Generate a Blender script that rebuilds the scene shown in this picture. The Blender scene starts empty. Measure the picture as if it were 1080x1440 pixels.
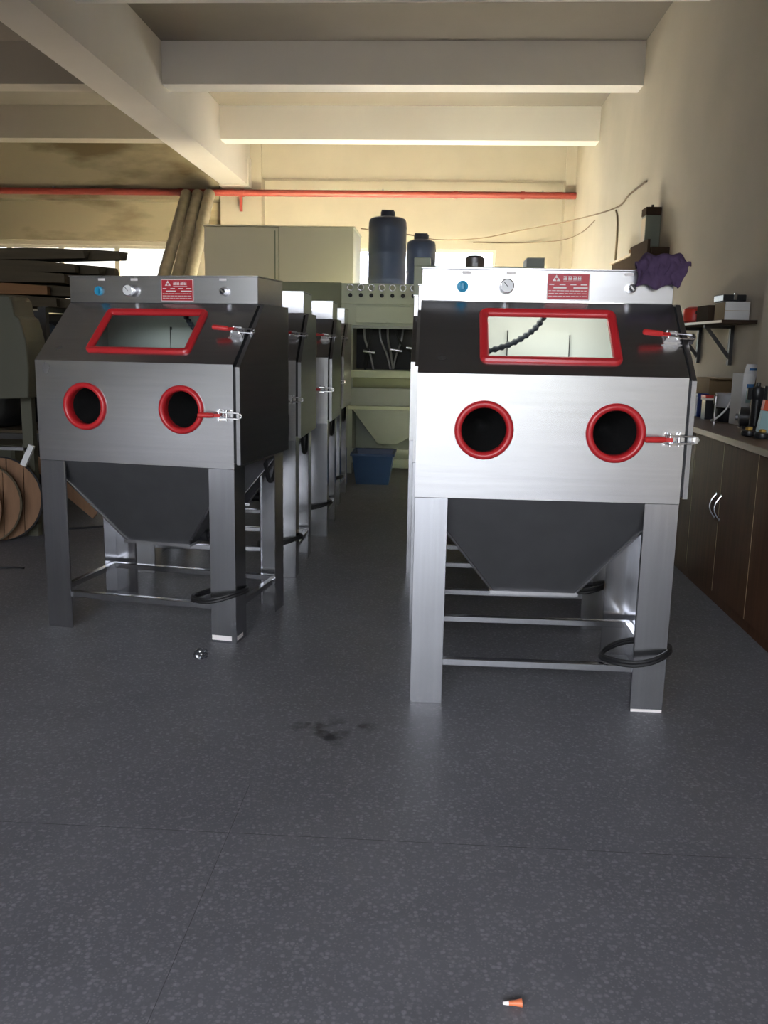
import bpy, bmesh, math, random
from mathutils import Vector, Matrix, noise
random.seed(7)
scene = bpy.context.scene
COL = scene.collection
R_ = math.radians

# ------------------------------------------------------------------ camera
F_PX, PITCH, ROLL, YAW, CAM_Z = 1241.8, 0.1879, 0.0184, 0.0566, 1.32
cam_data = bpy.data.cameras.new('camera')
cam_data.sensor_fit = 'HORIZONTAL'; cam_data.sensor_width = 36.0
cam_data.lens = 36.0 * F_PX / 1080.0
cam_data.clip_start = 0.05; cam_data.clip_end = 200
cam = bpy.data.objects.new('camera', cam_data); COL.objects.link(cam)
_rz = Matrix.Rotation(YAW, 3, 'Z')
_x = _rz @ Vector((1, 0, 0))
_fw = _rz @ Vector((0, math.cos(PITCH), -math.sin(PITCH)))
_up = _rz @ Vector((0, math.sin(PITCH), math.cos(PITCH)))
_rt = math.cos(ROLL) * _x + math.sin(ROLL) * _up
_u2 = -math.sin(ROLL) * _x + math.cos(ROLL) * _up
_m = Matrix((_rt, _u2, -_fw)).transposed().to_4x4()
_m.translation = Vector((0, 0, CAM_Z))
cam.matrix_world = _m
scene.camera = cam

# ------------------------------------------------------------------ world, sun, exposure
world = bpy.data.worlds.new('sky'); scene.world = world; world.use_nodes = True
wn = world.node_tree; wn.nodes.clear()
w_out = wn.nodes.new('ShaderNodeOutputWorld'); w_bg = wn.nodes.new('ShaderNodeBackground')
w_bg.inputs['Color'].default_value = (0.86, 0.90, 1.0, 1); w_bg.inputs['Strength'].default_value = 5.0
w_tc = wn.nodes.new('ShaderNodeTexCoord'); w_sp = wn.nodes.new('ShaderNodeSeparateXYZ'); w_mr = wn.nodes.new('ShaderNodeMapRange')
w_mr.inputs['From Min'].default_value = 0.0; w_mr.inputs['From Max'].default_value = 1.0      # overcast sky: zenith about twice the horizon
w_mr.inputs['To Min'].default_value = 3.4; w_mr.inputs['To Max'].default_value = 6.4
wn.links.new(w_tc.outputs['Generated'], w_sp.inputs[0]); wn.links.new(w_sp.outputs['Z'], w_mr.inputs['Value']); wn.links.new(w_mr.outputs[0], w_bg.inputs['Strength'])
wn.links.new(w_bg.outputs[0], w_out.inputs[0])

def sun_lamp(name, color, strength, elev, azim, angle):
    l = bpy.data.lights.new(name, 'SUN'); l.color = color; l.energy = strength; l.angle = R_(angle)
    o = bpy.data.objects.new(name, l); COL.objects.link(o)
    d = Vector((math.cos(R_(elev)) * math.sin(R_(azim)), math.cos(R_(elev)) * math.cos(R_(azim)), math.sin(R_(elev))))
    o.rotation_euler = (-d).to_track_quat('-Z', 'Y').to_euler()   # light travels along -d
    return o
sun_lamp('afternoon_sun', (1.0, 0.88, 0.73), 390.0, 20, 4, 2.0)

def portal(name, cx, cy, cz, sx, sz, face):
    l = bpy.data.lights.new(name, 'AREA'); l.shape = 'RECTANGLE'; l.size = sx; l.size_y = sz
    l.cycles.is_portal = True
    o = bpy.data.objects.new(name, l); COL.objects.link(o); o.location = (cx, cy, cz)
    o.rotation_euler = (R_(90), 0, 0) if face == '+y' else (R_(-90), 0, 0)
portal('front_door_portal', -1.25, -3.05, 1.7, 5.5, 3.4, '+y')
portal('back_window_portal', -0.55, 14.45, 2.0, 2.9, 1.7, '-y')
portal('added_shutter_portal', -6.0, -3.05, 0.23, 1.8, 0.5, '+y')
portal('left_window_portal', -6.2, 14.45, 2.3, 3.6, 1.1, '-y')

vs = scene.view_settings
vs.view_transform = 'Standard'; vs.look = 'None'; vs.gamma = 1.0; vs.use_curve_mapping = False
vs.exposure = 1.45
scene.cycles.max_bounces = 10; scene.cycles.diffuse_bounces = 6; scene.cycles.glossy_bounces = 6
scene.cycles.sample_clamp_indirect = 8.0

# ------------------------------------------------------------------ materials
MATS = {}
def _nt(name):
    m = bpy.data.materials.new(name); m.use_nodes = True
    nt = m.node_tree; bs = nt.nodes['Principled BSDF']
    return m, nt, bs
def N(nt, t, **kw):
    n = nt.nodes.new(t)
    for k, v in kw.items(): setattr(n, k, v)
    return n
def mat(name, col, rough=0.6, metal=0.0, var=0.12, scale=8.0, bump=0.0, stretch=(1, 1, 1), spec=0.5, col2=None, coat=0.0, aniso=0.0, emit=None, estr=0.0, detail=4.0):
    m, nt, bs = _nt(name)
    tc = N(nt, 'ShaderNodeTexCoord'); mp = N(nt, 'ShaderNodeMapping'); mp.inputs['Scale'].default_value = stretch
    nz = N(nt, 'ShaderNodeTexNoise'); nz.inputs['Scale'].default_value = scale; nz.inputs['Detail'].default_value = detail
    nt.links.new(tc.outputs['Object'], mp.inputs['Vector']); nt.links.new(mp.outputs[0], nz.inputs['Vector'])
    mx = N(nt, 'ShaderNodeMix', data_type='RGBA')
    a = tuple(max(0, c * (1 - var)) for c in col) + (1,)
    b = tuple(min(1, c * (1 + var)) for c in (col2 or col)) + (1,)
    mx.inputs[6].default_value = a; mx.inputs[7].default_value = b
    nt.links.new(nz.outputs['Fac'], mx.inputs[0]); nt.links.new(mx.outputs[2], bs.inputs['Base Color'])
    bs.inputs['Roughness'].default_value = rough; bs.inputs['Metallic'].default_value = metal
    bs.inputs['Specular IOR Level'].default_value = spec
    bs.inputs['Coat Weight'].default_value = coat
    if aniso: bs.inputs['Anisotropic'].default_value = aniso
    if bump:
        bp = N(nt, 'ShaderNodeBump'); bp.inputs['Strength'].default_value = bump; bp.inputs['Distance'].default_value = 0.01
        nt.links.new(nz.outputs['Fac'], bp.inputs['Height']); nt.links.new(bp.outputs[0], bs.inputs['Normal'])
    if emit:
        bs.inputs['Emission Color'].default_value = emit + (1,); bs.inputs['Emission Strength'].default_value = estr
    MATS[name] = m
    return m

def steel(name, base, rough, axis):
    m, nt, bs = _nt(name)
    tc = N(nt, 'ShaderNodeTexCoord')
    mp = N(nt, 'ShaderNodeMapping'); mp.inputs['Scale'].default_value = axis
    n1 = N(nt, 'ShaderNodeTexNoise'); n1.inputs['Scale'].default_value = 60; n1.inputs['Detail'].default_value = 3
    n2 = N(nt, 'ShaderNodeTexNoise'); n2.inputs['Scale'].default_value = 3.5; n2.inputs['Detail'].default_value = 5
    nt.links.new(tc.outputs['Object'], mp.inputs['Vector']); nt.links.new(mp.outputs[0], n1.inputs['Vector'])
    nt.links.new(tc.outputs['Object'], n2.inputs['Vector'])
    r = N(nt, 'ShaderNodeMapRange'); r.inputs['To Min'].default_value = rough - 0.02; r.inputs['To Max'].default_value = rough + 0.03
    nt.links.new(n2.outputs['Fac'], r.inputs['Value']); nt.links.new(r.outputs[0], bs.inputs['Roughness'])
    mx = N(nt, 'ShaderNodeMix', data_type='RGBA')
    mx.inputs[6].default_value = tuple(c * 0.86 for c in base) + (1,); mx.inputs[7].default_value = tuple(min(1, c * 1.1) for c in base) + (1,)
    nt.links.new(n1.outputs['Fac'], mx.inputs[0]); nt.links.new(mx.outputs[2], bs.inputs['Base Color'])
    bs.inputs['Metallic'].default_value = 1.0
    bp = N(nt, 'ShaderNodeBump'); bp.inputs['Strength'].default_value = 0.012; bp.inputs['Distance'].default_value = 0.002
    nt.links.new(n1.outputs['Fac'], bp.inputs['Height']); nt.links.new(bp.outputs[0], bs.inputs['Normal'])
    MATS[name] = m
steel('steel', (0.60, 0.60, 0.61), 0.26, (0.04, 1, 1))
steel('steel_shaded', (0.42, 0.42, 0.43), 0.30, (1, 0.04, 1))  # darker copy of the steel; dark surroundings of the doors put into the base
steel('steel_leg', (0.56, 0.565, 0.585), 0.20, (1, 1, 0.04))
mat('bright_metal', (0.80, 0.80, 0.82), 0.18, 1.0, 0.05)
mat('dark_steel', (0.30, 0.30, 0.31), 0.45, 1.0, 0.15)
mat('red_rubber', (0.55, 0.022, 0.028), 0.28, 0, 0.08, spec=0.6)
mat('red_grip', (0.62, 0.03, 0.03), 0.35, 0, 0.06)
mat('black_rubber', (0.012, 0.012, 0.013), 0.55, 0, 0.2)
mat('glove', (0.010, 0.010, 0.010), 0.8, 0, 0.3, 20, 0.3, spec=0.2)
mat('gooseneck', (0.035, 0.04, 0.06), 0.5, 0, 0.2)
mat('sheet_white', (0.78, 0.78, 0.76), 0.5, 0, 0.03)
mat('plate_red', (0.50, 0.02, 0.035), 0.35, 0, 0.06)
mat('print_white', (0.85, 0.80, 0.78), 0.5, 0, 0.03)
mat('print_black', (0.02, 0.02, 0.02), 0.5, 0, 0.05)
mat('film_blue', (0.02, 0.32, 0.55), 0.3, 0, 0.1)
mat('dial_white', (0.85, 0.86, 0.86), 0.3, 0, 0.02)
mat('brass', (0.65, 0.42, 0.10), 0.4, 0.6, 0.1)
mat('lamp_off', (0.7, 0.7, 0.68), 0.4, 0, 0.03)
mat('lamp_on', (0.9, 0.9, 0.85), 0.4, 0, 0.02, emit=(1.0, 0.98, 0.88), estr=4.5)
mat('plaster', (0.42, 0.38, 0.32), 0.9, 0, 0.07, 1.6, 0.06, col2=(0.47, 0.425, 0.355), spec=0.2)
mat('beam_lit', (0.74, 0.70, 0.665), 0.9, 0, 0.06, 1.2, 0.04, spec=0.2)  # right bay beams: front light put into a lighter colour
mat('beam_shaded', (0.30, 0.27, 0.24), 0.9, 0, 0.12, 1.2, 0.05, spec=0.2)  # left bay beams: the bay's shade put into a darker colour
mat('slab_shaded', (0.20, 0.18, 0.165), 0.9, 0, 0.12, 1.2, 0.05, spec=0.2)  # slab between beams: shade put into the colour
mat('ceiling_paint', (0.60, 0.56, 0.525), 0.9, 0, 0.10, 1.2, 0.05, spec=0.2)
mat('red_paint', (0.17, 0.020, 0.015), 0.5, 0, 0.25, 4.0)
mat('counter_wood', (0.062, 0.027, 0.014), 0.65, 0, 0.30, 7, 0.02, (6, 6, 0.5), col2=(0.085, 0.038, 0.018), spec=0.15)
mat('worktop', (0.115, 0.065, 0.045), 0.4, 0, 0.2, 10)
mat('edge_band', (0.42, 0.30, 0.17), 0.5, 0, 0.1)
mat('beige_paint', (0.72, 0.67, 0.50), 0.6, 0, 0.05, 2)
mat('pale_green', (0.55, 0.60, 0.45), 0.5, 0, 0.08, 3)
mat('mid_green', (0.26, 0.275, 0.17), 0.55, 0, 0.1, 3)
mat('grey_green', (0.36, 0.39, 0.35), 0.5, 0, 0.1, 3)
mat('olive_paint', (0.075, 0.073, 0.048), 0.5, 0, 0.12, 3)
mat('tank_blue', (0.016, 0.024, 0.055), 0.38, 0, 0.15, 3)
mat('crate_blue', (0.012, 0.036, 0.11), 0.4, 0, 0.15, 6)
mat('timber_dark', (0.085, 0.065, 0.038), 0.85, 0, 0.4, 6, 0.4, (0.4, 5, 5))
mat('timber_brown', (0.26, 0.13, 0.055), 0.8, 0, 0.3, 6, 0.3, (0.4, 5, 5))
mat('timber_pale', (0.42, 0.27, 0.145), 0.8, 0, 0.25, 6, 0.2, (5, 5, 0.5))
mat('timber_rust', (0.22, 0.12, 0.065), 0.85, 0, 0.3, 6, 0.2, (5, 5, 0.5))
mat('duct_grey', (0.30, 0.265, 0.205), 0.6, 0, 0.35, 9, 0.2)
mat('purple_cloth', (0.075, 0.048, 0.095), 0.95, 0, 0.25, 30, 0.3, spec=0.1)
mat('cardboard', (0.24, 0.165, 0.085), 0.9, 0, 0.1, 6)
mat('white_card', (0.72, 0.72, 0.72), 0.7, 0, 0.04, 6)
mat('print_blue', (0.05, 0.16, 0.36), 0.6, 0, 0.06)
mat('blue_plastic', (0.03, 0.06, 0.28), 0.4, 0, 0.1)
mat('red_plastic', (0.60, 0.03, 0.02), 0.4, 0, 0.1)
mat('orange_print', (0.65, 0.10, 0.04), 0.45, 0, 0.08)
mat('teal_print', (0.30, 0.45, 0.46), 0.45, 0, 0.08)
mat('black_plastic', (0.015, 0.015, 0.017), 0.35, 0, 0.2)
mat('tin_grey', (0.48, 0.49, 0.51), 0.4, 0.2, 0.05)
mat('bracket_dark', (0.05, 0.048, 0.045), 0.6)
mat('brown_box', (0.05, 0.034, 0.025), 0.95, 0, 0.2, spec=0.03)
mat('grey_green_box', (0.16, 0.18, 0.15), 0.6, 0, 0.1)
mat('wire_brown', (0.14, 0.095, 0.055), 0.8, 0, 0.1)
mat('orange_plastic', (0.75, 0.20, 0.08), 0.4, 0, 0.05)
mat('frame_white', (0.60, 0.57, 0.50), 0.5, 0, 0.05)
mat('outside_concrete', (0.20, 0.20, 0.20), 0.9, 0, 0.08, 0.8)
mat('reflection_wall', (0.34, 0.35, 0.26), 0.9, 0, 0.15, 0.7)  # colour for the added wall that the steel reflects
mat('joint_dark', (0.062, 0.062, 0.068), 0.8, 0, 0.2)
mat('bag_blue', (0.06, 0.10, 0.18), 0.5, 0, 0.25, 12, 0.3)

def mk_glass(name, tint, gl):
    m = bpy.data.materials.new(name); m.use_nodes = True; nt = m.node_tree; nt.nodes.clear()
    o = N(nt, 'ShaderNodeOutputMaterial'); t = N(nt, 'ShaderNodeBsdfTransparent'); g = N(nt, 'ShaderNodeBsdfGlossy')
    t.inputs[0].default_value = tint + (1,); g.inputs['Roughness'].default_value = 0.04
    lw = N(nt, 'ShaderNodeLayerWeight'); fr = N(nt, 'ShaderNodeMath', operation='POWER'); fr.inputs[1].default_value = 4.0
    nt.links.new(lw.outputs['Facing'], fr.inputs[0])
    nz = N(nt, 'ShaderNodeTexNoise'); nz.inputs['Scale'].default_value = 6
    ad = N(nt, 'ShaderNodeMath', operation='MULTIPLY_ADD'); ad.inputs[1].default_value = gl; 
    nt.links.new(nz.outputs['Fac'], ad.inputs[0]); nt.links.new(fr.outputs[0], ad.inputs[2])
    mx = N(nt, 'ShaderNodeMixShader'); nt.links.new(ad.outputs[0], mx.inputs[0])
    nt.links.new(t.outputs[0], mx.inputs[1]); nt.links.new(g.outputs[0], mx.inputs[2]); nt.links.new(mx.outputs[0], o.inputs[0])
    MATS[name] = m
mk_glass('glass', (0.92, 0.95, 0.93), 0.03)
mk_glass('dimming_glass', (0.46, 0.45, 0.41), 0.02)  # tint added to weaken the sun entering the left bay
mk_glass('clear_film', (0.80, 0.82, 0.85), 0.25)

def mk_floor():
    m, nt, bs = _nt('terrazzo')
    tc = N(nt, 'ShaderNodeTexCoord')
    def vor(scale, rnd=1.0):
        v = N(nt, 'ShaderNodeTexVoronoi'); v.inputs['Scale'].default_value = scale; v.inputs['Randomness'].default_value = rnd
        nt.links.new(tc.outputs['Object'], v.inputs['Vector']); return v
    def nz(scale, det=4):
        n = N(nt, 'ShaderNodeTexNoise'); n.inputs['Scale'].default_value = scale; n.inputs['Detail'].default_value = det
        nt.links.new(tc.outputs['Object'], n.inputs['Vector']); return n
    def ramp(src, a, b, c0=0.0, c1=1.0):
        r = N(nt, 'ShaderNodeMapRange'); r.inputs['From Min'].default_value = a; r.inputs['From Max'].default_value = b
        r.inputs['To Min'].default_value = c0; r.inputs['To Max'].default_value = c1
        nt.links.new(src, r.inputs['Value']); return r.outputs[0]
    def mul(a, b):
        x = N(nt, 'ShaderNodeMath', operation='MULTIPLY'); nt.links.new(a, x.inputs[0])
        if isinstance(b, float): x.inputs[1].default_value = b
        else: nt.links.new(b, x.inputs[1])
        return x.outputs[0]
    def mixc(f, a, b):
        x = N(nt, 'ShaderNodeMix', data_type='RGBA'); nt.links.new(f, x.inputs[0])
        for s, i in ((a, 6), (b, 7)):
            if isinstance(s, tuple): x.inputs[i].default_value = s + (1,)
            else: nt.links.new(s, x.inputs[i])
        return x.outputs[2]
    big = nz(0.9, 5); mid = nz(5.0, 4)
    base = mixc(ramp(big.outputs['Fac'], 0.3, 0.7), (0.102, 0.102, 0.115), (0.148, 0.147, 0.160))
    base = mixc(mul(ramp(mid.outputs['Fac'], 0.4, 0.7), 0.4), base, (0.088, 0.088, 0.099))
    v1 = vor(75.0); v2 = vor(150.0)
    chip = ramp(v1.outputs['Distance'], 0.52, 0.30)
    sel = ramp(v1.outputs['Color'], 0.30, 0.85)
    c1 = mul(chip, sel)
    base = mixc(mul(c1, 0.5), base, (0.29, 0.285, 0.305))
    c2 = mul(ramp(v2.outputs['Distance'], 0.48, 0.25), ramp(v2.outputs['Color'], 0.3, 0.85))
    base = mixc(mul(c2, 0.55), base, (0.25, 0.25, 0.265))
    # oil stains: two patches with ragged outlines
    fine = nz(14.0, 6)
    for (sx, sy, sr) in ((-0.39, 2.87, 0.13), (-0.25, 2.90, 0.09), (-0.33, 2.80, 0.10)):
        mp = N(nt, 'ShaderNodeMapping'); mp.inputs['Location'].default_value = (-sx, -sy, 0)
        nt.links.new(tc.outputs['Object'], mp.inputs['Vector'])
        ln = N(nt, 'ShaderNodeVectorMath', operation='LENGTH'); nt.links.new(mp.outputs[0], ln.inputs[0])
        f = mul(ramp(ln.outputs['Value'], sr, sr * 0.3), ramp(fine.outputs['Fac'], 0.47, 0.62))
        base = mixc(mul(f, 0.8), base, (0.012, 0.012, 0.013))
    nt.links.new(base, bs.inputs['Base Color'])
    nt.links.new(ramp(big.outputs['Fac'], 0.3, 0.7, 0.46, 0.58), bs.inputs['Roughness'])
    bs.inputs['Specular IOR Level'].default_value = 0.5
    bp = N(nt, 'ShaderNodeBump'); bp.inputs['Strength'].default_value = 0.05; bp.inputs['Distance'].default_value = 0.004
    nt.links.new(mid.outputs['Fac'], bp.inputs['Height']); nt.links.new(bp.outputs[0], bs.inputs['Normal'])
    MATS['terrazzo'] = m
mk_floor()

def mk_stained():
    m, nt, bs = _nt('stained_plaster')
    tc = N(nt, 'ShaderNodeTexCoord')
    mp = N(nt, 'ShaderNodeMapping'); mp.inputs['Scale'].default_value = (0.5, 1, 1.6)
    n = N(nt, 'ShaderNodeTexNoise'); n.inputs['Scale'].default_value = 1.7; n.inputs['Detail'].default_value = 7
    nt.links.new(tc.outputs['Object'], mp.inputs['Vector']); nt.links.new(mp.outputs[0], n.inputs['Vector'])
    r = N(nt, 'ShaderNodeMapRange'); r.inputs['From Min'].default_value = 0.50; r.inputs['From Max'].default_value = 0.68
    nt.links.new(n.outputs['Fac'], r.inputs['Value'])
    mx = N(nt, 'ShaderNodeMix', data_type='RGBA'); mx.inputs[6].default_value = (0.25, 0.215, 0.155, 1); mx.inputs[7].default_value = (0.10, 0.075, 0.042, 1)
    nt.links.new(r.outputs[0], mx.inputs[0]); nt.links.new(mx.outputs[2], bs.inputs['Base Color'])
    bs.inputs['Roughness'].default_value = 0.9
    MATS['stained_plaster'] = m
mk_stained()

# ------------------------------------------------------------------ mesh helpers
class MB:
    def __init__(s): s.v = []; s.f = []
    def add(s, vs, fs, M=None):
        o = len(s.v)
        s.v += [tuple(M @ Vector(p)) if M else tuple(p) for p in vs]
        s.f += [tuple(i + o for i in q) for q in fs]
        return s
    def box(s, x0, x1, y0, y1, z0, z1, M=None):
        vs = [(x0, y0, z0), (x1, y0, z0), (x1, y1, z0), (x0, y1, z0), (x0, y0, z1), (x1, y0, z1), (x1, y1, z1), (x0, y1, z1)]
        return s.add(vs, [(0, 3, 2, 1), (4, 5, 6, 7), (0, 1, 5, 4), (1, 2, 6, 5), (2, 3, 7, 6), (3, 0, 4, 7)], M)
    def prism(s, poly, fn, a0, a1, M=None):
        n = len(poly)
        vs = [fn(p, a0) for p in poly] + [fn(p, a1) for p in poly]
        fs = [tuple(range(n - 1, -1, -1)), tuple(range(n, 2 * n))] + [(i, (i + 1) % n, n + (i + 1) % n, n + i) for i in range(n)]
        return s.add(vs, fs, M)
    def lathe(s, prof, M=None, n=24, cap0=True, cap1=True):   # prof = [(r, h)], axis = local z
        vs = []; fs = []
        for r, h in prof:
            vs += [(r * math.cos(2 * math.pi * k / n), r * math.sin(2 * math.pi * k / n), h) for k in range(n)]
        for i in range(len(prof) - 1):
            for k in range(n):
                fs.append((i * n + k, i * n + (k + 1) % n, (i + 1) * n + (k + 1) % n, (i + 1) * n + k))
        if cap0: fs.append(tuple(range(n - 1, -1, -1)))
        if cap1: fs.append(tuple(range((len(prof) - 1) * n, len(prof) * n)))
        return s.add(vs, fs, M)
    def tube(s, pts, r, n=8, closed=False, M=None, rad=None):
        pts = [Vector(p) for p in pts]; vs = []; fs = []; m = len(pts)
        ref = Vector((0, 0, 1)); prev = None
        for i, p in enumerate(pts):
            if closed: t = pts[(i + 1) % m] - pts[i - 1]
            else: t = pts[min(i + 1, m - 1)] - pts[max(i - 1, 0)]
            t.normalize()
            if prev is None:
                a = t.cross(ref)
                if a.length < 1e-3: a = t.cross(Vector((1, 0, 0)))
            else:
                a = prev - t * prev.dot(t)
            a.normalize(); b = t.cross(a); prev = a
            rr = rad(i) if rad else r
            for k in range(n):
                an = 2 * math.pi * k / n
                vs.append(p + rr * (math.cos(an) * a + math.sin(an) * b))
        for i in range(m if closed else m - 1):
            j = (i + 1) % m
            for k in range(n):
                fs.append((i * n + k, j * n + k, j * n + (k + 1) % n, i * n + (k + 1) % n))
        if not closed:
            fs.append(tuple(range(n))); fs.append(tuple(range((m - 1) * n + n - 1, (m - 1) * n - 1, -1)))
        return s.add(vs, fs, M)
    def build(s, name, material, parent=None, smooth=False, bevel=0.0, segs=1):
        me = bpy.data.meshes.new(name); bm = bmesh.new()
        vv = [bm.verts.new(p) for p in s.v]
        for q in s.f:
            try: bm.faces.new([vv[i] for i in q])
            except ValueError: pass
        bmesh.ops.recalc_face_normals(bm, faces=bm.faces)
        if bevel:
            ed = [e for e in bm.edges if len(e.link_faces) == 2 and e.calc_face_angle(0) > 0.5]
            bmesh.ops.bevel(bm, geom=ed, offset=bevel, segments=segs, profile=0.5, affect='EDGES', clamp_overlap=True)
        bm.to_mesh(me); bm.free()
        if smooth:
            me.shade_smooth(); me.set_sharp_from_angle(angle=R_(38))
        me.materials.append(MATS[material])
        o = bpy.data.objects.new(name, me); COL.objects.link(o)
        if parent: o.parent = parent
        return o

def tag(o, label, cat, group=None):
    o['label'] = label; o['category'] = cat
    if group: o['group'] = group
    return o
def thing(name, label, cat, loc=(0, 0, 0), rz=0.0, group=None):
    o = bpy.data.objects.new(name, None); COL.objects.link(o); o.location = loc; o.rotation_euler = (0, 0, rz)
    o.empty_display_size = 0.1
    return tag(o, label, cat, group)
def struct(o): o['kind'] = 'structure'; return o
def copy_tree(o, parent=None, skip=()):
    c = o.copy(); COL.objects.link(c); c.parent = parent
    for ch in list(o.children):
        if ch.name.split('.')[0] in skip: continue
        copy_tree(ch, c)
    return c
def bx(name, material, parent, *d, bevel=0.0, M=None):
    return MB().box(*d, M=M).build(name, material, parent, bevel=bevel)
def spline(pts, n=10):
    P = [Vector(p) for p in pts]; out = []
    for i in range(len(P) - 1):
        p0 = P[max(i - 1, 0)]; p1 = P[i]; p2 = P[i + 1]; p3 = P[min(i + 2, len(P) - 1)]
        for k in range(n):
            t = k / n
            out.append(0.5 * ((2 * p1) + (p2 - p0) * t + (2 * p0 - 5 * p1 + 4 * p2 - p3) * t * t + (3 * p1 - p0 - 3 * p2 + p3) * t ** 3))
    out.append(P[-1]); return out
def axisM(o, zdir, xdir=None):
    z = Vector(zdir).normalized()
    x = Vector(xdir) if xdir else (Vector((0, 0, 1)) if abs(z.z) < 0.9 else Vector((1, 0, 0)))
    y = z.cross(x).normalized(); x = y.cross(z).normalized()
    m = Matrix((x, y, z)).transposed().to_4x4(); m.translation = Vector(o); return m

# ------------------------------------------------------------------ room shell
XR, YB, YF, XL = 2.0, 14.4, -3.0, -9.0
ZC, ZB, ZM = 4.36, 3.94, 3.655
floor = struct(bx('floor', 'terrazzo', None, XL, XR, YF, YB, -0.2, 0.0))
for k, d in enumerate(((-9, 2, 2.1788, 2.1801), (-0.5322, -0.5309, 0.4, 2.45), (-9, 2, -0.82, -0.818))):
    bx('joint_strip', 'joint_dark', floor, d[0], d[1], d[2], d[3], -0.004, 0.0006)
struct(bx('ground_outside', 'outside_concrete', None, -40, 40, -40, YF - 0.25, -0.25, -0.02))
struct(bx('side_sun_block', 'plaster', None, -60, XL - 0.3, YF - 0.25, YB + 0.25, -0.2, 5.0)); struct(bx('side_sun_block', 'plaster', None, XR + 0.3, 60, YF - 0.25, YB + 0.25, -0.2, 5.0))  # unseen blocks added to keep sun off the yard
struct(bx('upper_sun_block', 'plaster', None, -60, 60, YF - 0.25, YB + 0.25, 5.0, 14.0))  # unseen mass added on top so the yard stays shaded
struct(bx('reflection_wall', 'reflection_wall', None, -40, 40, -14.3, -14.0, -0.02, 3.0))  # unseen wall added for the steel fronts to reflect
struct(bx('ceiling', 'slab_shaded', None, XL, XR, YF, YB, ZC, ZC + 0.2))
wr = struct(bx('wall_right', 'plaster', None, XR, XR + 0.25, YF - 0.25, YB + 0.25, -0.2, ZC + 0.2))
struct(bx('wall_left', 'plaster', None, XL - 0.25, XL, YF - 0.25, YB + 0.25, -0.2, ZC + 0.2))

def wall_with_holes(name, material, x0, x1, y0, y1, z0, z1, holes):
    mb = MB(); xs = [x0]
    for h in sorted(holes): xs += [h[0], h[1]]
    xs.append(x1)
    for i in range(len(xs) - 1):
        h = [q for q in holes if abs(q[0] - xs[i]) < 1e-6]
        if h:
            h = h[0]
            if h[2] > z0: mb.box(xs[i], xs[i + 1], y0, y1, z0, h[2])
            mb.box(xs[i], xs[i + 1], y0, y1, h[3], z1)
        else: mb.box(xs[i], xs[i + 1], y0, y1, z0, z1)
    return struct(mb.build(name, material))
HOLE_R = (-1.95, 0.86, 1.15, 2.80); HOLE_L = (-8.0, -4.35, 1.75, 2.80)
wall_with_holes('wall_back', 'plaster', XL, XR, YB, YB + 0.25, -0.2, ZC + 0.2, [HOLE_L, HOLE_R])
wall_with_holes('wall_front', 'plaster', XL, XR, YF - 0.25, YF, -0.2, ZC + 0.2, [(-4.0, 1.5, -0.02, 3.4), (-6.9, -5.1, -0.02, 0.48)])  # main door, plus a low gap added to light the left cabinet

def window(name, hole, mull, glass):
    w = struct(bpy.data.objects.new(name, None)); COL.objects.link(w)
    x0, x1, z0, z1 = hole; y0, y1 = YB + 0.06, YB + 0.12; t = 0.045
    for d in ((x0, x1, z0, z0 + t), (x0, x1, z1 - t, z1), (x0, x0 + t, z0 + t, z1 - t), (x1 - t, x1, z0 + t, z1 - t)):
        bx('window_frame', 'frame_white', w, d[0], d[1], y0, y1, d[2], d[3])
    xs = [x0 + t] + mull + [x1 - t]
    for m in mull: bx('mullion', 'frame_white', w, m - 0.04, m + 0.04, y0, y1, z0 + t, z1 - t)
    for i in range(len(xs) - 1):
        bx('pane', glass, w, xs[i] + 0.02, xs[i + 1] - 0.02, y0 + 0.025, y0 + 0.031, z0 + t, z1 - t)
window('window_1', HOLE_L, [-6.98, -6.12, -5.2], 'dimming_glass')
window('window_2', HOLE_R, [-1.02, -0.12], 'glass')
struct(bx('added_shutter', 'grey_green', None, -6.95, -5.05, YF + 0.002, YF + 0.03, 0.44, 3.3))   # added unseen shutter; its low gap lights the left cabinet's panel
bx('window_sill', 'frame_white', None, -8.05, -4.3, YB - 0.06, YB + 0.05, 1.70, 1.75)['kind'] = 'structure'
bx('window_sill', 'frame_white', None, -2.0, 0.91, YB - 0.06, YB + 0.05, 1.10, 1.15)['kind'] = 'structure'

# beams, columns
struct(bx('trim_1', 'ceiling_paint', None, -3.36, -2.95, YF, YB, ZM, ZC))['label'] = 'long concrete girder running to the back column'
for k in range(6):
    y = 12.22 - 2.5 * k
    struct(bx('trim_%d' % (2 + 2 * k), 'beam_lit', None, -2.95, XR, y, y + 0.28, ZB, ZC))
    struct(bx('trim_%d' % (3 + 2 * k), 'beam_shaded', None, XL, -3.36, y, y + 0.28, ZB, ZC))
struct(bx('trim_20', 'plaster', None, -2.78, 1.85, YB - 0.2, YB, 3.80, ZC))          # ring beam above the back wall
struct(bx('trim_21', 'stained_plaster', None, XL, -3.42, YB - 0.35, YB, 3.45, ZC))
struct(bx('trim_22', 'stained_plaster', None, XL, -3.42, YB - 0.10, YB, 2.86, 3.45))
struct(bx('trim_23', 'plaster', None, -3.42, -2.78, YB - 0.28, YB, 0, ZC))            # back column under the girder
struct(bx('trim_24', 'plaster', None, 1.85, XR, YB - 0.28, YB, 0, ZC))                # corner column
struct(bx('trim_25', 'plaster', None, 1.79, XR, 4.55, 5.13, 0, ZC))                   # pilaster on the right wall
struct(bx('trim_26', 'ceiling_paint', None, -3.38, -2.93, YB - 0.5, YB - 0.28, ZM - 0.02, ZM + 0.4))

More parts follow.
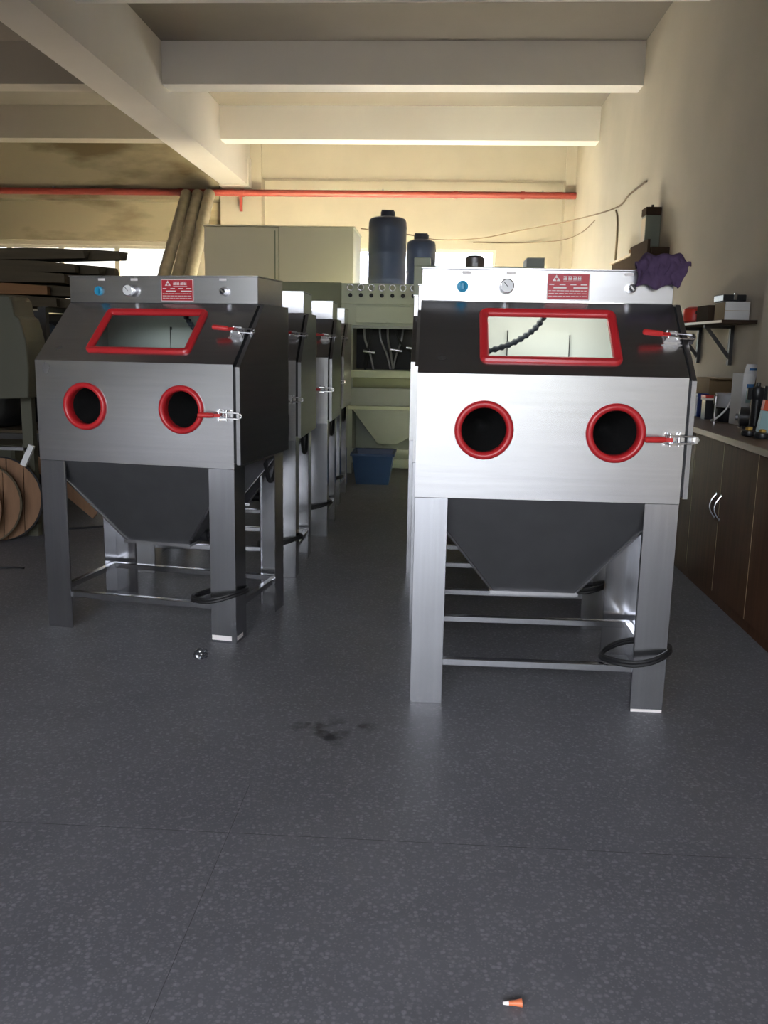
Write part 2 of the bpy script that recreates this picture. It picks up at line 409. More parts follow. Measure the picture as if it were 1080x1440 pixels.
# red sprinkler pipe on the back wall
rp = thing('water_pipe', 'long red painted pipe running across the back wall under the beams', 'pipe', (0, 0, 0))
MB().lathe([(0.05, -8.9), (0.05, 1.995)], axisM((0, 14.0, 3.55), (1, 0, 0)), 14).build('pipe_run', 'red_paint', rp, True)
for x in (-7.6, -4.0, -3.05, 0.2, 1.2):
    MB().lathe([(0.058, -0.03), (0.058, 0.03)], axisM((x, 14.0, 3.55), (1, 0, 0)), 14).build('collar', 'red_paint', rp, True)
bx('drop_bracket', 'red_paint', rp, -3.09, -3.05, 13.98, 14.02, 3.28, 3.51)
for x in (-6.0, -3.6, -0.9, 1.5):
    bx('hanger', 'dark_steel', rp, x - 0.012, x + 0.012, 13.985, YB - 0.11, 3.60, 3.62)

# ------------------------------------------------------------------ blasting cabinet
W, HP, HB, D1, HS, HT, LW, DD = 0.467, 1.2239, 0.7828, 0.2986, 1.4831, 1.602, 0.119, 0.62
SL = math.hypot(D1, HS - HP)
SD = Vector((0, D1 / SL, (HS - HP) / SL))            # up the slope
SN = Vector((0, -(HS - HP) / SL, D1 / SL))           # outward normal of the slope
SM = Matrix((Vector((1, 0, 0)), SD, SN)).transposed().to_4x4(); SM.translation = Vector((0, 0, HP))   # slope frame: x, s, n
PM = Matrix((Vector((1, 0, 0)), Vector((0, 0, 1)), Vector((0, -1, 0)))).transposed().to_4x4()         # panel frame: x, z, out
TH = 0.003

def holed_half(mb, x0, x1, z0, z1, cx, cz, r, y0, y1):
    ang = sorted([2 * math.pi * k / 40 for k in range(40)] + [math.atan2(z - cz, x - cx) % (2 * math.pi) for x in (x0, x1) for z in (z0, z1)])
    ins = []; outs = []
    for a in ang:
        c, s = math.cos(a), math.sin(a)
        t = min([((x1 if c > 0 else x0) - cx) / c if abs(c) > 1e-9 else 9, ((z1 if s > 0 else z0) - cz) / s if abs(s) > 1e-9 else 9])
        ins.append((cx + r * c, cz + r * s)); outs.append((cx + t * c, cz + t * s))
    n = len(ang); vs = []
    for y in (y0, y1): vs += [(x, y, z) for x, z in ins] + [(x, y, z) for x, z in outs]
    fs = []
    for i in range(n):
        j = (i + 1) % n
        fs += [(i, j, n + j, n + i), (2 * n + j, 2 * n + i, 3 * n + i, 3 * n + j), (j, i, 2 * n + i, 2 * n + j), (n + i, n + j, 3 * n + j, 3 * n + i)]
    mb.add(vs, fs)

def rrect(hx, hy, r, cx=0, cy=0, n=6):
    pts = []
    for (sx, sy, a0) in ((1, 1, 0), (-1, 1, 90), (-1, -1, 180), (1, -1, 270)):
        for k in range(n + 1):
            a = R_(a0 + 90 * k / n)
            pts.append((cx + sx * (hx - r) + r * math.cos(a), cy + sy * (hy - r) + r * math.sin(a)))
    return pts

def make_clamp(parent, M):
    """toggle clamp in the frame M: x along the handle towards the door, y across, z out of the sheet"""
    M = M @ Matrix.Scale(1.22, 4); b = MB()
    b.box(-0.034, 0.024, -0.020, 0.020, 0.0, 0.003, M)
    for s in (-1, 1):
        b.prism([(-0.030, 0.003), (0.020, 0.003), (0.010, 0.026), (-0.020, 0.030)], lambda p, a: (p[0], a, p[1]), s * 0.013 - 0.0015, s * 0.013 + 0.0015, M)
    for x, z in ((-0.018, 0.022), (0.008, 0.016)):
        b.lathe([(0.004, -0.019), (0.004, 0.019)], M @ axisM((x, 0, z), (0, 1, 0)), 8)
    for x in (-0.026, 0.016):
        for y in (-0.016, 0.016): b.lathe([(0.004, 0.003), (0.004, 0.006)], M @ Matrix.Translation((x, y, 0)), 6)
    c = b.build('toggle_clamp', 'bright_metal', parent)
    h = MB(); h.box(-0.040, -0.012, -0.006, 0.006, 0.022, 0.027, M)
    h.tube([(-0.034, 0, 0.0255), (-0.045, 0, 0.027), (-0.088, 0, 0.032), (-0.092, 0, 0.0325)], 0.008, 10, M=M, rad=lambda i: (0.0075, 0.0088, 0.0088, 0.005)[i])
    h.build('clamp_handle', 'red_grip', c, True)
    k = MB(); loop = [(-0.012, -0.010, 0.020), (0.050, -0.010, 0.016), (0.060, -0.006, 0.015), (0.063, 0, 0.015), (0.060, 0.006, 0.015), (0.050, 0.010, 0.016), (-0.012, 0.010, 0.020)]
    k.tube(loop, 0.0028, 6, M=M)
    k.build('clamp_hook', 'bright_metal', c, True)
    g = MB(); g.box(0.044, 0.058, -0.009, 0.009, -0.004, 0.010, M); g.box(0.052, 0.058, -0.009, 0.009, 0.010, 0.022, M)
    g.build('clamp_catch', 'bright_metal', c)
    return c

def door_poly(e=0.0):
    return [(0.004 + e, HB + 0.018 + e), (0.004 + e, HP - 0.01), (D1 + 0.004, HS - e), (DD - e, HS - e), (DD - e, HB + 0.018 + e)]

def make_cabinet():
    t = thing('blasting_cabinet', 'x', 'machine')
    # front panel with two round glove holes
    b = MB(); GX, GZ, GR = 0.2293, 1.0283, 0.081
    for s in (-1, 1):
        x0, x1 = (-W, 0) if s < 0 else (0, W)
        holed_half(b, x0, x1, HB, HP, s * GX, GZ, GR, 0, TH)
    b.box(-W, W, 0.001, 0.03, HB, HB + TH)              # folded lower lip
    fp = b.build('front_panel', 'steel', t)
    # sloped viewing panel with a rectangular opening
    IX, S0, S1 = 0.222, 0.092, 0.318
    b = MB()
    for d in ((-W, W, 0, S0), (-W, W, S1, SL), (-W, -IX, S0, S1), (IX, W, S0, S1)):
        b.box(d[0], d[1], d[2], d[3], -TH, 0, SM)
    b.build('sloped_panel', 'steel', t)
    # control box on top, set back
    b = MB(); b.box(-W, W, D1, DD, HS, HT)
    cb = b.build('control_box', 'steel', t, bevel=0.003)
    bx('top_lid', 'steel', cb, -W - 0.002, W + 0.002, D1 - 0.004, DD, HT, HT + 0.004)
    # back, side and roof sheets
    prof = [(0.003, HB), (0.003, HP - 0.002), (D1, HS - 0.004), (DD, HS - 0.004), (DD, HB)]
    for s in (-1, 1):
        MB().prism(prof, lambda p, a: (a, p[0], p[1]), s * W, s * (W - TH)).build('side_sheet', 'steel', t)
    b = MB(); b.box(-W + TH, W - TH, DD - TH, DD, HB, HS); b.build('back_sheet', 'sheet_white', t)
    b = MB(); b.box(-0.112, 0.137, DD - 0.016, DD - 0.012, 0.98, 1.37)
    bf = b.build('baffle_plate', 'sheet_white', t)
    bx('baffle_edge', 'black_rubber', bf, -0.116, -0.112, DD - 0.017, DD - TH, 0.98, 1.385); bx('baffle_edge', 'black_rubber', bf, 0.137, 0.141, DD - 0.017, DD - TH, 0.98, 1.37)
    bx('interior_lamp', 'lamp_off', t, -0.30, 0.30, 0.36, 0.40, HS - 0.035, HS - 0.008)
    # glove ports
    for s in (-1, 1):
        M = axisM((s * GX, 0, GZ), (0, -1, 0))
        rp_ = [(0.081, -0.045), (0.0785, -0.02), (0.079, 0.004), (0.083, 0.012), (0.090, 0.0155), (0.097, 0.0145), (0.103, 0.009), (0.1045, 0.003), (0.1045, 0.0)]
        r = MB().lathe(rp_, M, 40, False, False).build('glove_ring', 'red_rubber', t, True)
        MB().lathe([(0.0815, -0.03), (0.074, -0.055), (0.066, -0.085), (0.055, -0.12), (0.042, -0.16), (0.028, -0.20), (0.012, -0.22), (0.002, -0.225)], M, 28, False, True).build('glove', 'glove', r, True)
    # window gasket and pane
    cy = (0.058 + 0.350) / 2; hy = (0.350 - 0.058) / 2
    rings = []
    for (off, h) in ((0.0, 0.0), (0.001, 0.007), (0.008, 0.0135), (0.020, 0.0135), (0.029, 0.009), (0.033, 0.002), (0.033, -0.006)):
        rings.append([(x, y, h) for x, y in rrect(0.250 - off, hy - off, max(0.030 - off, 0.006), 0, cy)])
    n = len(rings[0]); vs = [p for r in rings for p in r]; fs = []
    for i in range(len(rings) - 1):
        for k in range(n): fs.append((i * n + k, i * n + (k + 1) % n, (i + 1) * n + (k + 1) % n, (i + 1) * n + k))
    MB().add(vs, fs, SM).build('window_gasket', 'red_rubber', t, True)
    MB().box(-IX, IX, S0, S1, -0.003, 0.001, SM).build('window_pane', 'glass', t)
    # side door on the right with rubber seal
    MB().prism(door_poly(0.008), lambda p, a: (a, p[0], p[1]), W + 0.0005, W + 0.011).build('door_seal', 'black_rubber', t)
    dr = MB().prism(door_poly(), lambda p, a: (a, p[0], p[1]), W + 0.011, W + 0.028).build('side_door', 'steel_shaded', t)
    for z in (0.92, 1.30): MB().lathe([(0.010, -0.05), (0.010, 0.05)], Matrix.Translation((W + 0.02, DD + 0.008, z)), 10).build('hinge', 'bright_metal', dr, True)
    # clamps
    make_clamp(t, SM @ Matrix.Translation((0.437, 0.192, 0.0)))
    make_clamp(t, PM @ Matrix.Translation((0.434, 1.012, 0.0)))
    # hopper
    T = [(-0.452, 0.012), (0.452, 0.012), (0.452, DD - 0.012), (-0.452, DD - 0.012)]; Bq = [(-0.158, 0.20), (0.150, 0.20), (0.150, 0.44), (-0.158, 0.44)]
    b = MB(); vs = [(x, y, HB + 0.004) for x, y in T] + [(x, y, 0.385) for x, y in Bq]
    b.add(vs, [(0, 1, 5, 4), (1, 2, 6, 5), (2, 3, 7, 6), (3, 0, 4, 7), (7, 6, 5, 4)])
    hp = b.build('hopper', 'dark_steel', t)
    for i in range(4): MB().tube([vs[i], vs[4 + i]], 0.006, 6).build('hopper_seam', 'steel', hp)
    b = MB(); b.box(-0.172, 0.164, 0.186, 0.20, 0.378, 0.392); b.box(-0.172, 0.164, 0.44, 0.454, 0.378, 0.392); b.box(-0.172, -0.158, 0.2, 0.44, 0.378, 0.392); b.box(0.150, 0.164, 0.2, 0.44, 0.378, 0.392)
    b.build('hopper_flange', 'steel', hp)
    b = MB(); b.lathe([(0.03, 0), (0.03, 0.05), (0.018, 0.05), (0.018, 0.09)], axisM((0.15, 0.32, 0.41), (1, 0, 0)), 12); b.build('suction_valve', 'black_plastic', hp, True)
    # four folded L legs
    for sx in (-1, 1):
        for yy, back in ((0.0, False), (DD, True)):
            b = MB(); xo = sx * W; xi = sx * (W - LW); th = 0.004
            yi = yy + (-th if back else th)
            b.box(min(xo, xi), max(xo, xi), min(yy, yi), max(yy, yi), 0.0, HB - 0.001)
            b.box(min(xo, xo - sx * th), max(xo, xo - sx * th), min(yi, yy + (-LW if back else LW)), max(yi, yy + (-LW if back else LW)), 0.0, HB - 0.001)
            b.box(min(xi, xi + sx * th), max(xi, xi + sx * th), min(yi, yi + (-0.012 if back else 0.012)), max(yi, yi + (-0.012 if back else 0.012)), 0.0, HB - 0.001)
            b.build('leg', 'steel_leg', t, bevel=0.0012)
    # square tube rails
    z0, z1 = 0.146, 0.174
    for d in ((-W + LW - 0.01, W - LW + 0.01, 0.012, 0.04), (-W + 0.01, W - 0.01, DD - 0.075, DD - 0.047), (-W + 0.006, -W + 0.034, 0.04, DD - 0.075), (W - 0.034, W - 0.006, 0.04, DD - 0.075)):
        bx('rail', 'steel_leg', t, d[0], d[1], d[2], d[3], z0, z1, bevel=0.003)
    # things on the control box front
    yf = D1 - 0.0002
    FM = axisM((0, yf, 0), (0, -1, 0))
    def at_box(x, z): return axisM((x, yf, z), (0, -1, 0), (0, 0, 1))
    sw = MB().lathe([(0.021, 0), (0.021, 0.008), (0.017, 0.010)], at_box(-0.314, 1.538), 20).build('power_switch', 'film_blue', t, True)
    bx('switch_lever', 'film_blue', sw, -0.322, -0.306, yf - 0.022, yf - 0.009, 1.524, 1.552, bevel=0.003)
    pg = MB().lathe([(0.018, 0), (0.018, 0.022), (0.0265, 0.022), (0.0265, 0.036), (0.023, 0.038)], at_box(-0.150, 1.540), 24).build('pressure_gauge', 'bright_metal', t, True)
    MB().lathe([(0.0225, 0.0375), (0.0225, 0.0387)], at_box(-0.150, 1.540), 24).build('dial', 'dial_white', pg, True)
    bx('needle', 'print_black', pg, -0.0012, 0.0012, -0.004, 0.018, 0.0388, 0.0396, M=at_box(-0.150, 1.540) @ Matrix.Rotation(R_(-48), 4, 'Z'))
    kn = MB().lathe([(0.021, 0), (0.021, 0.006), (0.016, 0.006), (0.016, 0.026), (0.012, 0.028)], at_box(0.309, 1.538), 20).build('regulator_knob', 'bright_metal', t, True)
    MB().lathe([(0.0125, 0.0265), (0.0125, 0.0292)], at_box(0.309, 1.538), 16).build('knob_cap', 'black_plastic', kn, True)
    bx('knob_pointer', 'bright_metal', kn, -0.003, 0.003, -0.010, 0.010, 0.0292, 0.0312, M=at_box(0.309, 1.538) @ Matrix.Rotation(R_(-50), 4, 'Z'))
    for x in (-0.30, -0.135, 0.300):
        bx('sticker', 'print_white', t, x - 0.017, x + 0.017, yf - 0.0012, yf, 1.584, 1.594)
    # red name plate with white print
    np_ = bx('name_plate', 'plate_red', t, 0.0, 0.158, yf - 0.0025, yf, 1.494, 1.590)
    def pr_(name, *d): 
        return bx(name, 'print_white', np_, d[0], d[1], yf - 0.0034, yf - 0.0024, d[2], d[3])
    b = MB(); y0, y1 = yf - 0.0034, yf - 0.0024
    for d in ((0.0, 0.158, 1.494, 1.4965), (0.0, 0.158, 1.5875, 1.590), (0.0, 0.0025, 1.494, 1.590), (0.1545, 0.158, 1.494, 1.590)): b.box(d[0], d[1], y0, y1, d[2], d[3])
    b.build('plate_border', 'print_white', np_)
    b = MB()                                             # triangular logo: three small wedges
    for (cx, cz) in ((0.033, 1.578), (0.026, 1.567), (0.041, 1.567)):
        b.prism([(cx - 0.007, cz - 0.005), (cx + 0.007, cz - 0.005), (cx, cz + 0.007)], lambda p, a: (p[0], a, p[1]), y0, y1)
    b.build('plate_logo', 'print_white', np_)
    random.seed(3)
    for k in range(4):                                   # four heading characters as strokes
        cx = 0.066 + 0.0175 * k; b = MB()
        for dz in (-0.006, 0.0, 0.006): b.box(cx - 0.0065, cx + 0.0065, y0, y1, 1.5725 + dz - 0.0012, 1.5725 + dz + 0.0012)
        for dx in ((-0.004, 0.004) if k % 2 else (-0.0005, 0.005)): b.box(cx + dx - 0.0012, cx + dx + 0.0012, y0, y1, 1.5655, 1.5795)
        b.build('heading_character', 'print_white', np_)
    b = MB(); b.box(0.060, 0.128, y0, y1, 1.5595, 1.561)
    for (a, c) in ((0.008, 0.026), (0.046, 0.068), (0.086, 0.108), (0.124, 0.148)): b.box(a, c, y0, y1, 1.5475, 1.5515)
    for (a, c) in ((0.024, 0.072), (0.098, 0.150)): b.box(a, c, y0, y1, 1.535, 1.5405)
    for z in (1.526, 1.516, 1.506):
        x = 0.007
        while x < 0.148:
            w = random.uniform(0.006, 0.02); b.box(x, min(x + w, 0.150), y0, y1, z, z + 0.0022); x += w + 0.003
    b.build('plate_text', 'print_white', np_)
    # black cable looped round the front right leg
    cx, cy_ = W - 0.055, 0.062
    pts = []
    for k in range(36):
        a = 2 * math.pi * k / 36
        pts.append((cx - 0.045 + 0.125 * math.cos(a), cy_ + 0.115 * math.sin(a), 0.205 + 0.022 * math.cos(a) - 0.004 * math.sin(3 * a)))
    b = MB(); b.tube(pts, 0.008, 8, True)
    b.tube([(p[0] * 0.985 + 0.006, p[1] * 0.97, p[2] + 0.012) for p in pts], 0.007, 8, True)
    b.build('power_cable', 'black_rubber', t, True)
    # hose hanging from the back right corner
    b = MB(); b.tube(spline([(W - 0.02, DD - 0.02, HB + 0.02), (W - 0.02, DD - 0.07, HB - 0.10), (W - 0.03, DD - 0.12, HB - 0.12), (W - 0.04, DD - 0.15, HB - 0.02), (W - 0.06, DD - 0.16, HB + 0.01)]), 0.011, 8)
    b.build('air_hose', 'black_rubber', t, True)
    return t

proto = make_cabinet()
GRP = 'stainless blasting cabinets in two rows'
CABS = []
spots = [(-1.3138, 3.7733, -0.1708, 'stainless blasting cabinet nearest in the left row, red-rimmed window unlit'),
         (0.3995, 3.1273, 0.0, 'stainless blasting cabinet nearest in the right row, with purple cloth and bright front'),
         (-1.238, 4.84, 0.0, 'second stainless blasting cabinet in the left row, mostly behind the first'),
         (-1.200, 5.96, 0.012, 'third stainless blasting cabinet in the left row, its front edge shining brightly'),
         (-1.250, 7.20, 0.0, 'farthest stainless blasting cabinet in the left row, beside the blue crate'),
         (0.365, 4.08, 0.0, 'second stainless blasting cabinet in the right row, its legs seen behind the nearest one'),
         (0.318, 5.03, 0.0, 'third stainless blasting cabinet in the right row, left edge showing as white strip')]
for i, (x, y, a, lab) in enumerate(spots):
    o = proto if i == 0 else copy_tree(proto)
    o.location = (x, y, 0); o.rotation_euler = (0, 0, a); tag(o, lab, 'machine', GRP); CABS.append(o)
def child(o, nm): return [c for c in o.children if c.name.split('.')[0] == nm][0]

def gooseneck(parent, pts):
    P = spline(pts, 16); m = len(P)
    b = MB(); b.tube(P, 0.01, 10, rad=lambda i: 0.0125 if i % 4 < 2 else 0.0085)
    b.build('blast_hose', 'gooseneck', parent, True)
gooseneck(CABS[1], [(-0.30, 0.30, 1.275), (-0.21, 0.31, 1.30), (-0.11, 0.33, 1.335), (-0.03, 0.36, 1.39), (0.02, 0.38, 1.46)])
gooseneck(CABS[0], [(0.05, 0.38, 1.47), (0.10, 0.36, 1.41), (0.16, 0.33, 1.35), (0.23, 0.29, 1.28), (0.27, 0.27, 1.24)])
# the lamp inside the nearest right cabinet is switched on
lp = child(CABS[1], 'interior_lamp'); lp.data = lp.data.copy(); lp.data.materials[0] = MATS['lamp_on']
# masking tape left on the foot of the nearest left cabinet
bx('masking_tape', 'print_white', CABS[0], W - LW + 0.004, W - 0.022, -0.0012, -0.0002, 0.012, 0.034)
bx('masking_tape', 'print_white', CABS[0], W + 0.0002, W + 0.0012, 0.012, 0.075, 0.014, 0.032)
bx('masking_tape', 'print_white', CABS[1], W - LW + 0.003, W - 0.003, -0.0012, -0.0002, 0.0, 0.010)
# yellow hose fitting behind the nearest right cabinet
yf_ = MB(); yf_.lathe([(0.010, 0), (0.022, 0.006), (0.024, 0.02), (0.018, 0.04), (0.022, 0.044), (0.022, 0.058), (0.010, 0.062)], axisM((0.333, 0.02, 0.176), (0.1, 0, 1)), 12)
yf_.build('hose_fitting', 'brass', CABS[5], True)

# ------------------------------------------------------------------ purple cloth on the right cabinet
def cloth():
    nu = 40; path = spline([(3.585, 1.609, 0), (3.55, 1.645, 0), (3.49, 1.664, 0), (3.435, 1.655, 0), (3.405, 1.62, 0), (3.400, 1.585, 0), (3.403, 1.552, 0)], 7)
    m = len(path); vs = []; fs = []
    for j in range(m):
        v = j / (m - 1)
        xl = 0.765 - 0.045 * min(1, v * 1.6) + 0.014 * noise.noise((v * 9, 3, 0))
        xr = 0.875 + 0.038 * math.sin(math.pi * min(1, v * 1.05)) + 0.016 * noise.noise((v * 9, 9, 0))
        for i in range(nu):
            u = i / (nu - 1); x = xl + (xr - xl) * u
            fold = 0.020 * noise.noise((x * 26 + v * 2, v * 4, 1)) + 0.009 * noise.noise((x * 70, v * 9, 4))
            drop = (0.014 * noise.noise((x * 22, 5, 0)) - 0.006) * v ** 3
            edge = min(u, 1 - u) * 7; k = min(1, edge)
            p = path[j]
            y = p.x - abs(fold) * (0.5 + v) - 0.004
            z = p.y * 1.0 + fold * (1 - v) + drop
            if x < 0.862 and v < 0.45: z = max(z, 1.609); 
            z = 1.609 + (z - 1.609) * (0.35 + 0.65 * k) if v < 0.6 else z
            if v >= 0.6: y = min(y, 3.418)
            vs.append((x, y, z))
    for j in range(m - 1):
        for i in range(nu - 1): fs.append((j * nu + i, j * nu + i + 1, (j + 1) * nu + i + 1, (j + 1) * nu + i))
    o = MB().add(vs, fs).build('cleaning_cloth', 'purple_cloth', None, True)
    s = o.modifiers.new('thickness', 'SOLIDIFY'); s.thickness = 0.006; s.offset = 1.0
    return tag(o, 'crumpled purple cloth draped over the corner of the right control box', 'cloth')
cloth()

# ------------------------------------------------------------------ wooden counter along the right wall
CXF = 1.488
COUNTER_LABELS = ['low brown cupboard at the far end of the wooden counter', 'low brown cupboard next to the far end of the counter, behind the right cabinet',
                  'low brown cupboard with a pair of curved silver handles in view', 'low brown cupboard at the right edge of the picture under the worktop',
                  'nearest low brown cupboard of the counter, running out of the frame']
for k in range(5):
    y1 = 7.13 - k * 1.0; y0 = y1 - 1.0
    u = thing('counter_cupboard', COUNTER_LABELS[k], 'cabinet', (0, 0, 0), 0, 'brown cupboards under the worktop')
    bx('carcass', 'counter_wood', u, CXF + 0.019, 1.985, y0 + 0.002, y1 - 0.002, 0.0, 0.855)
    ym = y0 + 0.5
    for (a, c, hy) in ((y0 + 0.003, ym - 0.003, ym - 0.035), (ym + 0.003, y1 - 0.003, ym + 0.045)):
        d = bx('door', 'counter_wood', u, CXF, CXF + 0.018, a, c, 0.066, 0.852, bevel=0.0015)
        bx('edge_band', 'edge_band', d, CXF - 0.0006, CXF + 0.017, c, c + 0.002, 0.066, 0.852)
        b = MB(); b.tube([(CXF - 0.004 - 0.03 * math.sin(math.pi * q / 12), hy, 0.455 + 0.125 * q / 12) for q in range(13)], 0.0055, 8)
        for z in (0.455, 0.58): b.lathe([(0.009, -0.002), (0.009, 0.006)], axisM((CXF, hy, z), (-1, 0, 0)), 10)
        b.build('handle', 'bright_metal', d, True)
tag(bx('worktop', 'worktop', None, 1.468, 1.995, 2.13, 7.13, 0.857, 0.89, bevel=0.003), 'dark brown worktop lying over the row of wooden cupboards', 'worktop')

# ------------------------------------------------------------------ things on the worktop
WT = 0.8905
o = thing('plastic_box', 'small blue plastic box standing at the far end of the worktop', 'box', (1.735, 5.95, WT))
bx('body', 'blue_plastic', o, -0.035, 0.035, -0.045, 0.045, 0, 0.13, bevel=0.004); bx('lid', 'blue_plastic', o, -0.037, 0.037, -0.047, 0.047, 0.13, 0.15, bevel=0.003)
o = thing('metal_bowl', 'round grey metal bowl on a dark base, beside the blue box on the worktop', 'bowl', (1.80, 5.56, WT))
MB().lathe([(0.075, 0), (0.08, 0.01), (0.08, 0.075), (0.06, 0.085)], None, 24).build('base', 'black_plastic', o, True)
MB().lathe([(0.078, 0.086), (0.090, 0.09), (0.090, 0.165), (0.094, 0.168), (0.094, 0.172), (0.085, 0.172), (0.083, 0.10), (0.02, 0.098)], None, 28).build('bowl', 'tin_grey', o, True)
b = MB(); b.tube(spline([(-0.02, -0.085, 0.15), (-0.06, -0.11, 0.08), (-0.11, -0.115, 0.03), (-0.14, -0.10, 0.012)]), 0.006, 8); b.build('spout', 'dial_white', o, True)
o = thing('rod_stand', 'thin bright metal rod stand in front of the round metal bowl', 'stand', (1.66, 5.40, WT))
MB().lathe([(0.022, 0), (0.022, 0.006)], None, 16).build('foot', 'bright_metal', o, True)
b = MB(); b.lathe([(0.006, 0.006), (0.006, 0.15)], None, 10); b.lathe([(0.012, 0.115), (0.013, 0.16), (0.008, 0.166)], None, 12); b.build('rod', 'bright_metal', o, True)

o = thing('carton', 'brown cardboard carton lying behind the metal bowl on the counter', 'box', (1.89, 6.17, WT), 0.0)
bx('body', 'cardboard', o, -0.09, 0.09, -0.15, 0.15, 0.10, 0.245, bevel=0.002); bx('flap', 'cardboard', o, -0.09, 0.09, -0.22, -0.152, 0.242, 0.247)
bx('tape', 'edge_band', o, -0.02, 0.02, -0.149, 0.149, 0.2452, 0.2462)
tag(bx('grey_case', 'grey_green_box', None, 1.80, 1.975, 6.01, 6.33, WT, WT + 0.099, bevel=0.006), 'flat grey case under the brown cardboard carton', 'case')
o = thing('booklet_stack', 'small red and white booklets beside the blue box on the counter', 'booklet', (1.715, 5.735, WT))
bx('lower_cover', 'print_white', o, -0.03, 0.03, -0.05, 0.05, 0.12, 0.132); bx('upper_cover', 'red_plastic', o, -0.03, 0.03, -0.05, 0.05, 0.133, 0.150)
bx('holder', 'black_plastic', o, -0.025, 0.025, -0.04, 0.04, 0.0, 0.119)

o = thing('white_carton', 'open white cardboard carton with blue print standing on the worktop', 'box', (1.845, 5.36, WT), 0.12)
bx('body', 'white_card', o, -0.085, 0.085, -0.07, 0.07, 0, 0.30, bevel=0.002)
bx('flap', 'white_card', o, -0.085, 0.03, -0.004, 0.0, 0, 0.06, M=Matrix.Translation((0, -0.07, 0.30)) @ Matrix.Rotation(R_(24), 4, 'X'))
bx('side_flap', 'white_card', o, 0, 0.004, -0.07, 0.07, 0, 0.06, M=Matrix.Translation((0.085, 0, 0.30)) @ Matrix.Rotation(R_(30), 4, 'Y'))
bx('blue_band', 'print_blue', o, -0.06, 0.06, -0.0712, -0.0702, 0.215, 0.240); bx('blue_panel', 'teal_print', o, -0.06, 0.06, -0.0712, -0.0702, 0.13, 0.20)
bx('flap_print', 'print_blue', o, -0.06, 0.02, -0.0052, -0.0042, 0.02, 0.036, M=Matrix.Translation((0, -0.07, 0.30)) @ Matrix.Rotation(R_(24), 4, 'X'))

o = thing('hand_tool', 'black spray can shaped tool standing upright near the right picture edge', 'tool', (1.735, 4.93, WT))
MB().lathe([(0.045, 0), (0.047, 0.006), (0.040, 0.022), (0.030, 0.03), (0.030, 0.17), (0.034, 0.175), (0.036, 0.215), (0.030, 0.235), (0.012, 0.242), (0.012, 0.262)], None, 20).build('body', 'black_plastic', o, True)
bx('trigger', 'black_plastic', o, -0.055, -0.030, -0.012, 0.012, 0.17, 0.235, bevel=0.004); bx('grip', 'black_plastic', o, 0.032, 0.050, -0.012, 0.012, 0.09, 0.245, bevel=0.004)
MB().lathe([(0.048, 0.001), (0.0485, 0.004)], None, 20).build('foot_ring', 'bright_metal', o, True)
o = thing('electric_motor', 'black round motor lying behind the upright black tool on the worktop', 'motor', (1.765, 5.10, WT + 0.06))
MB().lathe([(0.03, -0.06), (0.058, -0.05), (0.058, 0.05), (0.03, 0.06)], axisM((0, 0, 0), (0.9, -0.4, 0)), 20).build('housing', 'black_plastic', o, True)
MB().lathe([(0.02, 0.06), (0.02, 0.075)], axisM((0, 0, 0), (-0.9, 0.4, 0)), 16).build('end_cap', 'dark_steel', o, True)
bx('foot', 'black_plastic', o, -0.05, 0.05, -0.035, 0.035, -0.06, -0.045)
o = thing('packet', 'orange and pale blue packet leaning at the right picture edge', 'packet', (1.665, 4.70, WT), 0.0)
Mp = Matrix.Rotation(R_(8), 4, 'Y')
bx('body', 'teal_print', o, 0, 0.13, -0.02, 0.02, 0.012, 0.13, bevel=0.003, M=Mp); bx('top_band', 'orange_print', o, 0, 0.13, -0.022, 0.022, 0.13, 0.185, bevel=0.003, M=Mp)
bx('print_line', 'print_white', o, 0.03, 0.11, -0.0232, -0.0222, 0.145, 0.165, M=Mp)
for k, (x, y, lab) in enumerate(((1.60, 4.62, 'black ring fitting with brass nut nearest the counter front'), (1.625, 4.50, 'black ring fitting with brass nut lying beside the packet foot'))):
    o = thing('ring_fitting', lab, 'fitting', (x, y, WT), 0, 'ring fittings on the worktop')
    MB().lathe([(0.02, 0), (0.035, 0.004), (0.038, 0.015), (0.035, 0.028), (0.02, 0.032)], None, 18).build('ring', 'black_plastic', o, True)
    MB().lathe([(0.018, 0.032), (0.018, 0.045), (0.010, 0.048)], None, 6).build('nut', 'brass', o)

# ------------------------------------------------------------------ wall shelf and its things
sh = thing('wall_shelf', 'dark wooden shelf on a bracket on the right wall above the counter', 'shelf', (0, 0, 0))
bx('board', 'brown_box', sh, 1.78, 1.998, 5.80, 7.20, 1.488, 1.510)
bx('front_edge', 'edge_band', sh, 1.776, 1.780, 5.80, 7.20, 1.492, 1.508)
for y in (6.25, 7.0):
    b = MB(); b.box(1.975, 1.998, y - 0.02, y + 0.02, 1.22, 1.488); b.box(1.80, 1.975, y - 0.02, y + 0.02, 1.465, 1.488)
    b.prism([(1.975, 1.26), (1.975, 1.30), (1.84, 1.465), (1.81, 1.465)], lambda p, a: (p[0], a, p[1]), y - 0.006, y + 0.006); b.build('bracket', 'bracket_dark', sh)
o = thing('white_box', 'white carton with a dark strip on the wall shelf', 'box', (1.90, 6.02, 1.5105))
bx('body', 'white_card', o, -0.07, 0.085, -0.10, 0.12, 0, 0.118, bevel=0.003); bx('side_label', 'cardboard', o, -0.0715, -0.0705, -0.095, 0.115, 0.004, 0.114)
bx('seam', 'edge_band', o, -0.068, 0.083, -0.1012, -0.1002, 0.058, 0.061)
o = thing('tool_case', 'flat dark tool case lying on the white carton on the shelf', 'case', (1.90, 6.02, 1.630))
bx('body', 'black_plastic', o, -0.085, 0.06, -0.09, 0.11, 0, 0.042, bevel=0.004); bx('clasp', 'bright_metal', o, -0.02, 0.0, -0.096, -0.091, 0.008, 0.05)
